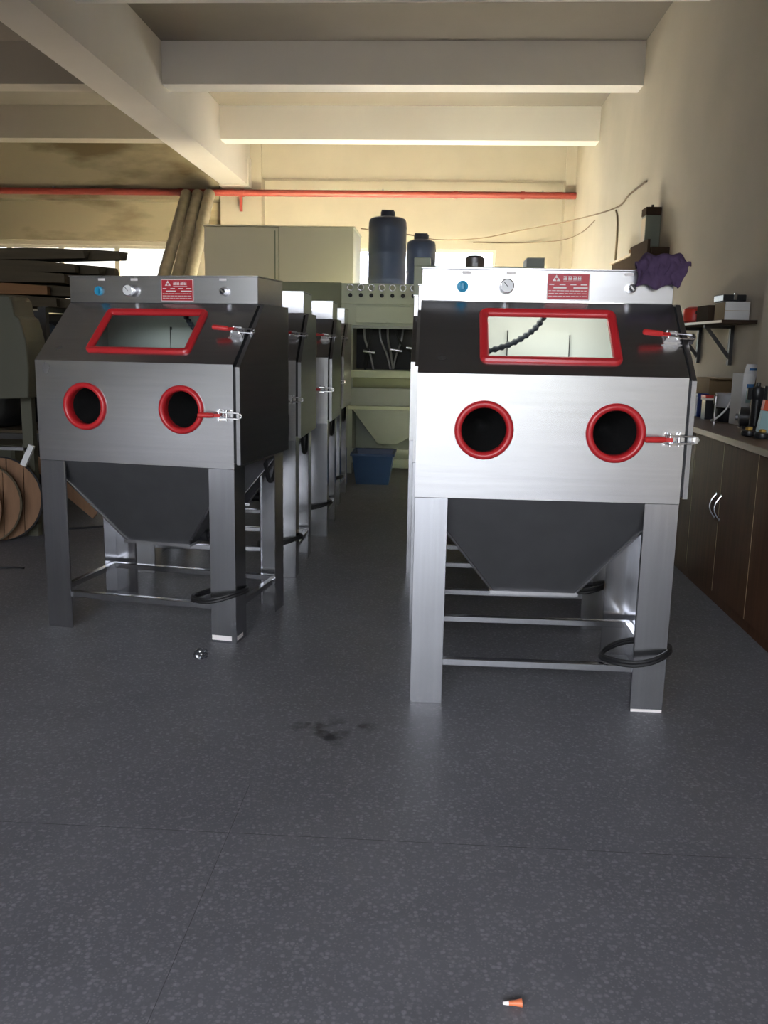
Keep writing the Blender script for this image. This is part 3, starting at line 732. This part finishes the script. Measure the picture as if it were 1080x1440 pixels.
o = thing('red_bag', 'bright red pouch on the wall shelf next to the control box corner', 'bag', (1.86, 6.72, 1.5105))
MB().lathe([(0.075, 0), (0.095, 0.015), (0.098, 0.06), (0.085, 0.10), (0.05, 0.115)], Matrix.Scale(0.9, 4, (1, 0, 0)), 20).build('body', 'red_plastic', o, True)
bx('strap', 'black_plastic', o, -0.02, 0.06, -0.105, -0.085, 0.06, 0.085, bevel=0.003)
tag(bx('parcel', 'brown_box', None, 1.82, 1.97, 6.25, 6.52, 1.5105, 1.62, bevel=0.004), 'small dark brown parcel between the red pouch and white carton', 'parcel')

o = thing('wall_cabinet', 'dark box fixed high on the right wall, partly behind the purple cloth', 'box', (0, 0, 0))
bx('body', 'brown_box', o, 1.84, 1.998, 8.15, 9.95, 1.98, 2.20, bevel=0.004); bx('top_board', 'edge_band', o, 1.82, 1.998, 8.9, 9.97, 2.20, 2.222)
bx('front_board', 'brown_box', o, 1.815, 1.838, 8.2, 8.9, 2.0, 2.27)
o = thing('wall_meter', 'narrow upright grey-green box standing on the high wall box', 'box', (1.90, 8.62, 2.2005))
bx('body', 'grey_green_box', o, -0.04, 0.095, -0.08, 0.09, 0, 0.32, bevel=0.004); bx('cap', 'brown_box', o, -0.045, 0.095, -0.085, 0.095, 0.32, 0.39, bevel=0.004)
bx('side_label', 'edge_band', o, -0.0415, -0.0405, -0.07, 0.085, 0.06, 0.30); MB().lathe([(0.012, 0.39), (0.012, 0.42)], Matrix.Translation((0.03, 0, 0)), 8).build('knob', 'black_plastic', o, True)
for (y, r, h, lab) in ((9.15, 0.04, 0.07, 'small dark red jar on the high wall box'), (8.98, 0.035, 0.055, 'lower dark jar next to the upright grey-green box')):
    o = thing('jar', lab, 'jar', (1.89, y, 2.2225)); 
    MB().lathe([(r * 0.9, 0), (r, 0.008), (r, h * 0.75), (r * 0.7, h * 0.85)], None, 14).build('body', 'timber_rust', o, True); MB().lathe([(r * 0.75, h * 0.85), (r * 0.75, h)], None, 14).build('lid', 'black_plastic', o, True)

# wires on the walls
def wire(label, pts, r=0.008, n=10):
    b = MB(); b.tube(spline(pts, n), r, 6); return tag(b.build('wire', 'wire_brown', None, True), label, 'wire')
wire('long drooping wire strung from the tanks to the right wall', [(-0.98, 11.2, 2.70), (-0.45, 12.6, 2.80), (-0.05, 14.05, 2.90), (0.6, 14.05, 2.93), (1.17, 13.9, 3.03), (1.72, 12.6, 3.0), (1.968, 10.72, 2.892), (1.975, 9.95, 2.92), (1.98, 9.19, 2.925)], 0.009)
wire('lower thin wire running along the back wall to the corner', [(0.5, 14.37, 2.90), (1.3, 14.37, 2.905), (1.83, 14.09, 2.92), (1.95, 13.0, 2.90), (1.975, 12.06, 2.938)], 0.006)
wire('vertical wire hanging down the right wall to the high box', [(1.975, 10.64, 2.86), (1.98, 10.55, 2.76), (1.988, 10.55, 2.5), (1.988, 10.6, 2.0), (1.988, 10.6, 1.2)], 0.012)
wire('black cable hanging beside the pilaster down to the worktop', [(1.95, 5.16, 1.62), (1.93, 5.20, 1.45), (1.86, 5.22, 1.30), (1.83, 5.22, 1.17), (1.80, 5.24, WT + 0.01)], 0.009)

# ------------------------------------------------------------------ green machine with gauges
gm = thing('green_machine', 'pale green machine with a row of six dials and a hopper', 'machine', (0, 0, 0))
GX0, GX1, GY = -0.976, 0.36, 9.0
bx('control_panel', 'pale_green', gm, GX0, GX1, GY, GY + 0.5, 1.708, 1.908, bevel=0.006)
bx('upper_body', 'pale_green', gm, GX0, GX1, GY + 0.02, GY + 0.5, 1.50, 1.707)
bx('hatch', 'pale_green', gm, -0.832, 0.22, GY + 0.004, GY + 0.019, 1.525, 1.690, bevel=0.003)
bx('sill', 'grey_green', gm, -0.86, GX1, GY - 0.03, GY + 0.10, 1.470, 1.500, bevel=0.004)
for x in (GX0, GX1 - 0.12): bx('side_post', 'grey_green', gm, x, x + 0.12, GY + 0.02, GY + 0.5, 0.0, 1.499)
bx('sun_stop_sheet', 'grey_green', gm, GX0 + 0.12, GX1 - 0.12, GY + 0.49, GY + 0.5, 0.0, 0.70)  # added sheet stopping sun from passing under the machine
bx('back_board', 'black_rubber', gm, GX0 + 0.12, GX1 - 0.12, GY + 0.44, GY + 0.5, 1.06, 1.499)
bx('ledge', 'pale_green', gm, GX0 + 0.06, GX1, GY - 0.05, GY + 0.5, 0.985, 1.059, bevel=0.004)
bx('step', 'mid_green', gm, GX0 + 0.12, GX1 - 0.12, GY + 0.03, GY + 0.5, 0.882, 0.984)
bx('apron', 'grey_green', gm, GX0 + 0.06, GX1, GY - 0.02, GY + 0.5, 0.702, 0.881, bevel=0.004)
bx('lip', 'pale_green', gm, GX0 + 0.06, GX1, GY - 0.05, GY + 0.06, 0.665, 0.701, bevel=0.003)
b = MB(); t4 = [(-0.85, GY + 0.01), (0.24, GY + 0.01), (0.24, GY + 0.48), (-0.85, GY + 0.48)]; b4 = [(-0.60, GY + 0.15), (-0.40, GY + 0.15), (-0.40, GY + 0.38), (-0.60, GY + 0.38)]
b.add([(x, y, 0.66) for x, y in t4] + [(x, y, 0.30) for x, y in b4], [(0, 1, 5, 4), (1, 2, 6, 5), (2, 3, 7, 6), (3, 0, 4, 7), (7, 6, 5, 4), (0, 3, 2, 1)]); b.build('hopper', 'grey_green', gm)
for z in (0.132, 0.235): bx('rail', 'grey_green', gm, GX0 + 0.12, GX1 - 0.12, GY + 0.03, GY + 0.07, z - 0.022, z + 0.022)
for k in range(8):
    x = -0.884 + 0.1046 * k
    g = MB().lathe([(0.036, 0), (0.036, 0.02), (0.028, 0.022), (0.028, 0.016)], axisM((x, GY, 1.868), (0, -1, 0)), 18).build('dial_gauge', 'bright_metal', gm, True)
    MB().lathe([(0.027, 0.0), (0.027, 0.017)], axisM((x, GY, 1.868), (0, -1, 0)), 16).build('dial', 'mid_green', g, True)
    MB().lathe([(0.020, 0), (0.020, 0.016), (0.014, 0.02)], axisM((x, GY, 1.792), (0, -1, 0)), 14).build('control_knob', 'black_plastic', gm, True)
for k, (x0, dx, y, m_) in enumerate(((-0.76, 0.05, 0.20, 'dark_steel'), (-0.68, -0.03, 0.14, 'black_rubber'), (-0.60, 0.06, 0.18, 'dark_steel'), (-0.52, 0.03, 0.22, 'dark_steel'), (-0.44, 0.14, 0.15, 'black_rubber'), (-0.36, -0.05, 0.24, 'dark_steel'), (-0.20, 0.08, 0.2, 'dark_steel'), (0.02, -0.08, 0.2, 'dark_steel'))):
    b = MB(); b.tube(spline([(x0, GY + y, 1.50), (x0 + 0.3 * dx, GY + y - 0.03, 1.36), (x0 + 1.3 * dx, GY + y, 1.22), (x0 + dx * 2, GY + y + 0.02, 1.06)]), 0.012, 8); b.build('blast_hose', m_, gm, True)
for (x, z) in ((-0.70, 1.24), (-0.42, 1.26), (-0.26, 1.28)):
    b = MB(); b.lathe([(0.014, -0.06), (0.014, 0.06)], axisM((x, GY + 0.12, z), (1, 0, -0.15)), 10); b.build('nozzle', 'bright_metal', gm, True)

tag(bx('shaded_green_body', 'mid_green', None, -2.10, -0.99, 9.16, 9.72, 0.0, 1.925, bevel=0.01), 'green body left of the machine with dials, shade put into its colour', 'cabinet')  # left side of the green machine, its shade painted as darker green
be = thing('beige_enclosure', 'tall beige sheet metal enclosure at the back behind the left row', 'enclosure', (0, 0, 0))
bx('panel', 'beige_paint', be, -2.61, -1.785, 10.0, 10.9, 0.0, 2.555, bevel=0.004); bx('panel', 'beige_paint', be, -1.779, -0.955, 10.0, 10.9, 0.0, 2.560, bevel=0.004)
bx('top_flange', 'beige_paint', be, -2.62, -0.945, 9.99, 10.91, 2.561, 2.575)
b = MB(); b.box(-1.83, -1.815, 9.992, 9.999, 0.1, 2.52); b.build('joint_cover', 'mid_green', be)

def tank(label, x, y, z0, z1, r, capr, base):
    t = thing('water_tank', label, 'tank', (x, y, z0), 0, 'dark blue plastic tanks'); h = z1 - z0
    prof = [(r * 0.96, 0), (r, 0.02)]
    for k in range(6): 
        z = 0.02 + (h - 0.12) * (k + 1) / 6; prof += [(r, z - 0.05), (r * 1.012, z - 0.03), (r * 1.012, z - 0.012), (r, z)]
    prof += [(r * 0.99, h - 0.06), (r * 0.93, h - 0.03), (r * 0.80, h - 0.015), (capr * 1.15, h)]
    MB().lathe(prof, None, 32).build('barrel', 'tank_blue', t, True)
    MB().lathe([(capr, h), (capr, h + 0.05), (capr * 0.92, h + 0.06)], None, 20).build('cap', 'tank_blue', t, True)
    bx('handle', 'black_plastic', t, -capr * 0.9, capr * 0.8, -0.012, 0.012, h + 0.061, h + 0.075, M=Matrix.Rotation(R_(8), 4, 'Z'))
    st = thing('tank_stand', base, 'stand', (x, y, 0), 0, 'stands under the blue tanks')
    for sx in (-1, 1):
        for sy in (-1, 1): bx('leg', 'dark_steel', st, sx * r * 0.75 - 0.025, sx * r * 0.75 + 0.025, sy * r * 0.75 - 0.025, sy * r * 0.75 + 0.025, 0, z0 - 0.05)
    bx('deck', 'dark_steel', st, -r, r, -r, r, z0 - 0.05, z0 - 0.0005)
tank('taller dark blue plastic tank with a narrow cap behind the dial machine', -0.612, 10.5, 0.9, 2.745, 0.217, 0.082, 'dark steel stand under the taller blue tank')
tank('shorter dark blue plastic tank right of the taller one', -0.235, 11.0, 0.9, 2.555, 0.175, 0.09, 'dark steel stand under the shorter blue tank')

# pale green machine behind the right row
g2 = thing('green_press', 'pale green machine with two raised corners behind the right row', 'machine', (0, 0, 0))
bx('body', 'pale_green', g2, -0.20, 0.79, 7.0, 7.7, 0.0, 1.915, bevel=0.006)
bx('corner_post', 'pale_green', g2, -0.20, -0.075, 7.0, 7.3, 1.915, 1.975, bevel=0.004); bx('corner_post', 'grey_green', g2, 0.655, 0.79, 7.0, 7.3, 1.915, 1.985, bevel=0.004)
mo = MB(); mo.lathe([(0.05, 0), (0.075, 0.01), (0.075, 0.09), (0.055, 0.11)], Matrix.Translation((0.275, 7.35, 1.916)), 20); mo.build('motor', 'dark_steel', g2, True)
bx('motor_plate', 'tin_grey', g2, 0.255, 0.295, 7.272, 7.275, 1.935, 1.965)

# blue crate
cr = thing('plastic_crate', 'blue plastic crate on the floor in front of the green hopper', 'crate', (-0.59, 8.5, 0))
def crate_wall(p0, p1, q0, q1, th=0.012):
    b = MB(); p0, p1, q0, q1 = map(Vector, (p0, p1, q0, q1)); c = Vector((0, 0, 0)); nrm = ((p1 - p0).cross(q0 - p0)).normalized()
    if nrm.dot(Vector((p0.x + p1.x, p0.y + p1.y, 0))) > 0: nrm = -nrm
    vs = [p0, p1, q1, q0]; vs += [v + nrm * th for v in vs]
    b.add(vs, [(0, 1, 2, 3), (7, 6, 5, 4), (0, 4, 5, 1), (1, 5, 6, 2), (2, 6, 7, 3), (3, 7, 4, 0)]); return b
bxz, txz, H_ = (0.155, 0.19), (0.195, 0.225), 0.29
for (s0, s1) in (((-1, -1), (1, -1)), ((1, -1), (1, 1)), ((1, 1), (-1, 1)), ((-1, 1), (-1, -1))):
    crate_wall((s0[0] * bxz[0], s0[1] * bxz[1], 0), (s1[0] * bxz[0], s1[1] * bxz[1], 0), (s0[0] * txz[0], s0[1] * txz[1], H_), (s1[0] * txz[0], s1[1] * txz[1], H_)).build('side', 'crate_blue', cr)
bx('bottom', 'crate_blue', cr, -0.15, 0.15, -0.185, 0.185, 0.0, 0.012)
b = MB(); 
for d in ((-0.21, 0.21, -0.24, -0.222), (-0.21, 0.21, 0.222, 0.24), (-0.21, -0.192, -0.222, 0.222), (0.192, 0.21, -0.222, 0.222)): b.box(d[0], d[1], d[2], d[3], 0.275, 0.30)
b.build('rim', 'crate_blue', cr, bevel=0.003)

# ------------------------------------------------------------------ left side: tubes, timber rack, hood, discs
def lean_tube(xb, yb, zb, xt, yt, zt, r, label):
    b = MB(); P = [Vector((xb, yb, zb)).lerp(Vector((xt, yt, zt)), k / 60) for k in range(61)]
    b.tube(P, r, 14, rad=lambda i: r * (1.05 if i % 3 == 0 else 0.97))
    return tag(b.build('duct_tube', 'duct_grey', None, True), label, 'tube', 'tubes leaning on the back wall')
lean_tube(-3.62, 9.75, 0.06, -3.88, 13.88, 3.50, 0.085, 'leftmost of three long grey tubes leaning by the bright window')
lean_tube(-3.42, 9.85, 0.06, -3.70, 13.86, 3.50, 0.085, 'middle of three long grey tubes leaning by the bright window')
lean_tube(-3.22, 9.75, 0.06, -3.52, 13.84, 3.50, 0.085, 'rightmost of three long grey tubes leaning by the bright window')

rk = thing('storage_rack', 'dark steel rack holding the stack of old timber on the left', 'rack', (0, 0, 0))
for x in (-6.2, -4.6, -3.02):
    for y in (6.75, 7.55): bx('post', 'bracket_dark', rk, x - 0.03, x + 0.03, y - 0.03, y + 0.03, 0, 1.55)
for z in (0.55, 1.10, 1.49): 
    for y in (6.75, 7.55): bx('beam', 'bracket_dark', rk, -6.2, -3.0, y - 0.025, y + 0.025, z - 0.03, z + 0.03)
for x in (-6.2, -4.6, -3.02): bx('cross_bar', 'bracket_dark', rk, x - 0.025, x + 0.025, 6.78, 7.52, 1.515, 1.555)
bx('shelf_board', 'timber_dark', rk, -6.2, -3.0, 6.77, 7.53, 1.13, 1.15); bx('shelf_board', 'timber_dark', rk, -6.2, -3.0, 6.77, 7.53, 0.58, 0.60)
bx('shade_sheet', 'black_rubber', rk, -6.2, -3.0, 7.585, 7.6, 0.0, 1.5)  # black sheet standing in for the shadow under the timber
# timber pieces: right end x, y, z, height, depth, material, label
TIM = [
       (-2.95, 6.86, 1.556, 0.0885, 0.155, 'timber_dark', 'old dark timber plank, bottom layer of the rack stack, front'),
       (-2.84, 7.025, 1.556, 0.0885, 0.155, 'timber_dark', 'old dark timber plank, bottom layer of the rack stack, second from front'),
       (-2.9, 7.19, 1.556, 0.0885, 0.155, 'timber_dark', 'old dark timber plank, bottom layer of the rack stack, third from front'),
       (-2.8, 7.355, 1.556, 0.0885, 0.155, 'timber_dark', 'old dark timber plank, bottom layer of the rack stack, rearmost'),
       (-3.02, 6.86, 1.6465, 0.0885, 0.155, 'timber_brown', 'orange-brown timber plank, second layer of the rack stack, front'),
       (-2.8, 7.025, 1.6465, 0.0885, 0.155, 'timber_dark', 'old dark timber plank, second layer of the rack stack, second from front'),
       (-2.86, 7.19, 1.6465, 0.0885, 0.155, 'timber_dark', 'old dark timber plank, second layer of the rack stack, third from front'),
       (-2.76, 7.355, 1.6465, 0.0885, 0.155, 'timber_dark', 'old dark timber plank, second layer of the rack stack, rearmost'),
       (-2.88, 6.86, 1.737, 0.0885, 0.155, 'timber_dark', 'old dark timber plank, third layer of the rack stack, front'),
       (-2.78, 7.025, 1.737, 0.0885, 0.155, 'timber_dark', 'old dark timber plank, third layer of the rack stack, second from front'),
       (-2.7, 7.19, 1.737, 0.0885, 0.155, 'timber_dark', 'old dark timber plank, third layer of the rack stack, third from front'),
       (-2.82, 7.355, 1.737, 0.0885, 0.155, 'timber_dark', 'old dark timber plank, third layer of the rack stack, rearmost'),
       (-2.86, 7.04, 1.8275, 0.0885, 0.155, 'timber_dark', 'old dark timber plank, fourth layer of the rack stack, front'),
       (-2.72, 7.205, 1.8275, 0.0885, 0.155, 'timber_dark', 'old dark timber plank, fourth layer of the rack stack, second from front'),
       (-2.66, 7.37, 1.8275, 0.0885, 0.155, 'timber_dark', 'old dark timber plank, fourth layer of the rack stack, rearmost'),
       (-2.8, 7.1, 1.918, 0.0885, 0.155, 'timber_dark', 'old dark timber plank, top layer of the rack stack, front'),
       (-2.56, 7.265, 1.918, 0.0885, 0.155, 'timber_dark', 'top rear plank of the timber stack with a splintered pointed end')]
for (x, y, z, h, d, m_, lab) in TIM:
    L = random.uniform(2.9, 3.4); x0 = x - L; b = MB(); n = 14; vs = []; fs = []
    slope = 0.03 if z > 1.9 else 0.0
    for k in range(n + 1):
        u = k / n; xx = x0 + L * u; tap = 1.0 if u < 0.9 else 1.0 - (u - 0.9) * 5.5
        zz = z + slope * max(0, (xx + 3.6))
        hh = h * (0.98 + 0.035 * noise.noise((xx * 2.3, y * 3, 2))) * (0.5 + 0.5 * tap); dd = d * (0.5 + 0.42 * tap)
        for (a, c) in ((-0.5, 0), (0.5, 0), (0.5, 1), (-0.5, 1)):
            vs.append((xx + (0.03 * noise.noise((a * 5, c * 7, y * 9)) if k == n else 0), y + a * dd, zz + c * hh))
    for k in range(n):
        for q in range(4): fs.append((4 * k + q, 4 * k + (q + 1) % 4, 4 * k + 4 + (q + 1) % 4, 4 * k + 4 + q))
    fs += [(3, 2, 1, 0), (4 * n, 4 * n + 1, 4 * n + 2, 4 * n + 3)]
    tag(b.add(vs, fs).build('timber_plank', m_), lab, 'plank', 'planks stacked on the rack')
def sack(label, x, y, z, sx, sy, sz, m_, seed):
    vs = []; fs = []; nu, nv = 20, 12
    for j in range(nv + 1):
        ph = -math.pi / 2 + math.pi * j / nv
        for i in range(nu):
            th = 2 * math.pi * i / nu; c = abs(math.cos(ph)) ** 0.5 * (1 if math.cos(ph) >= 0 else -1)
            px = (abs(math.cos(th)) ** 0.6) * math.copysign(1, math.cos(th)) * c; py = (abs(math.sin(th)) ** 0.6) * math.copysign(1, math.sin(th)) * c
            pz = math.copysign(abs(math.sin(ph)) ** 0.8, math.sin(ph)); k = 1 + 0.10 * noise.noise((px * 2 + seed, py * 2, pz * 2))
            vs.append((x + px * sx * k, y + py * sy * k, z + sz + pz * sz * (k if pz > 0 else 1)))
    for j in range(nv):
        for i in range(nu): fs.append((j * nu + i, j * nu + (i + 1) % nu, (j + 1) * nu + (i + 1) % nu, (j + 1) * nu + i))
    return tag(MB().add(vs, fs).build('sack', m_, None, True), label, 'sack')
sack('dull blue sack on the rack under the timber, next to the left cabinet', -3.20, 7.05, 1.151, 0.15, 0.22, 0.14, 'bag_blue', 1)
sack('dark sack on the lower rack board behind the green hood', -3.55, 7.1, 0.601, 0.2, 0.25, 0.17, 'black_rubber', 5)

hd = thing('green_hood', 'dark olive machine hood with a rounded side at the left picture edge', 'machine', (0, 0, 0))
poly = [(-3.7, 1.58), (-2.680, 1.575), (-2.660, 1.545), (-2.645, 1.455), (-2.617, 1.439), (-2.597, 1.37), (-2.583, 1.296), (-2.577, 1.21), (-2.576, 1.12), (-2.587, 0.941), (-3.7, 0.90)]
MB().prism(poly, lambda p, a: (p[0], a, p[1]), 5.50, 5.78).build('hood', 'olive_paint', hd, bevel=0.006)
for (x, y) in ((-2.70, 5.73), (-3.6, 5.73)): bx('leg', 'olive_paint', hd, x - 0.035, x + 0.035, y - 0.03, y + 0.03, 0.0, 0.935)
bx('lower_shelf', 'dark_steel', hd, -3.6, -2.70, 5.70, 5.76, 0.58, 0.60)

def disc(label, cx, cy, r, lean, yaw, m_, dark):
    t = thing('wooden_disc', label, 'disc', (cx, cy, 0), yaw, 'round wooden discs leaning together')
    M = Matrix.Rotation(-lean, 4, 'X'); n = 5; th = 0.028
    for k in range(n):
        x0 = -r + 2 * r * k / n + 0.003; x1 = -r + 2 * r * (k + 1) / n - 0.003
        xs = [x0 + (x1 - x0) * q / 6 for q in range(7)]
        pl = [(x, r - math.sqrt(max(r * r - x * x, 0))) for x in xs] + [(x, r + math.sqrt(max(r * r - x * x, 0))) for x in reversed(xs)]
        MB().prism(pl, lambda p, a: (p[0], a, p[1]), -th / 2 + 0.002 * (k % 2), th / 2, M).build('plank', m_, t)
    MB().tube([(r * 1.0 * math.cos(2 * math.pi * k / 36), 0, r + r * 1.0 * math.sin(2 * math.pi * k / 36)) for k in range(36)], 0.012, 6, True, M).build('rim_band', dark, t, True)
disc('pale wooden disc in front at the left picture edge', -2.985, 5.30, 0.245, 0.10, 0.15, 'timber_pale', 'timber_rust')
disc('brown wooden disc in the middle of the leaning discs', -2.925, 5.42, 0.262, 0.10, 0.15, 'timber_rust', 'timber_dark')
disc('dark-rimmed wooden disc at the back of the leaning discs', -2.855, 5.55, 0.272, 0.10, 0.15, 'timber_rust', 'black_rubber')
b = MB(); b.box(-0.018, 0.018, -0.012, 0.012, 0, 0.145, Matrix.Translation((-2.675, 5.56, 0.50)) @ Matrix.Rotation(R_(24), 4, 'Y') @ Matrix.Rotation(R_(-6), 4, 'X'))
tag(b.build('wood_stick', 'white_card'), 'short pale stick propped on top of the wooden discs', 'stick')
for k, (x, y, a, lab) in enumerate(((-2.50, 6.25, 40, 'lowest reddish board leaning behind the nearest left cabinet'), (-2.42, 6.33, 40, 'middle reddish board leaning behind the nearest left cabinet'), (-2.34, 6.42, 40, 'uppermost dark board leaning behind the nearest left cabinet'))):
    b = MB(); b.box(-0.62, 0.0, -0.012, 0.012, 0, 0.09, Matrix.Translation((x, y, 0.02)) @ Matrix.Rotation(R_(a), 4, 'Y'))
    tag(b.build('leaning_board', 'timber_rust' if k < 2 else 'timber_dark'), lab, 'board', 'boards leaning behind the left cabinet')
tag(bx('storage_box', 'olive_paint', None, -3.5, -3.05, 6.2, 6.62, 0, 0.55, bevel=0.02), 'dark box on the floor behind the wooden discs', 'box')

# ------------------------------------------------------------------ small things on the floor
b = MB(); b.tube(spline([(-2.75, 4.80, 0.006), (-2.55, 4.82, 0.006), (-2.42, 4.85, 0.006), (-2.36, 4.84, 0.006)]), 0.006, 6)
tag(b.build('floor_cable', 'black_rubber', None, True), 'short black cable end on the floor at the left edge', 'cable')
b = MB(); b.tube(spline([(-2.62, 5.90, 0.008), (-2.45, 5.97, 0.008), (-2.30, 6.06, 0.008), (-2.1, 6.1, 0.008)]), 0.008, 6)
tag(b.build('floor_cable', 'black_rubber', None, True), 'black cable on the floor seen between the left cabinet legs', 'cable')

def crumple():
    bm = bmesh.new(); bmesh.ops.create_icosphere(bm, subdivisions=3, radius=1.0)
    for v in bm.verts:
        n1 = noise.noise(v.co * 2.3 + Vector((4, 1, 7))); n2 = noise.noise(v.co * 5.1)
        v.co *= 1 + 0.55 * n1 + 0.25 * n2; v.co = Vector((v.co.x * 0.028, v.co.y * 0.022, max(-0.0195, v.co.z * 0.024)))
    me = bpy.data.meshes.new('plastic_wrap'); bm.to_mesh(me); bm.free(); me.materials.append(MATS['clear_film'])
    o = bpy.data.objects.new('plastic_wrap', me); COL.objects.link(o); o.location = (-0.963, 3.50, 0.02)
    tag(o, 'crumpled clear plastic wrap on the floor by the left cabinet foot', 'litter')
crumple()
pg = thing('floor_plug', 'tiny orange plug with a white tip on the floor near the camera', 'plug', (0.19, 1.592, 0.0085), R_(5))
MB().lathe([(0.0045, 0), (0.0055, 0.012), (0.0085, 0.027)], axisM((-0.008, 0, 0), (1, 0, 0)), 12).build('orange_cone', 'orange_plastic', pg, True)
MB().lathe([(0.003, 0), (0.0045, 0.012)], axisM((-0.020, 0, 0), (1, 0, 0)), 12).build('white_tip', 'print_white', pg, True)
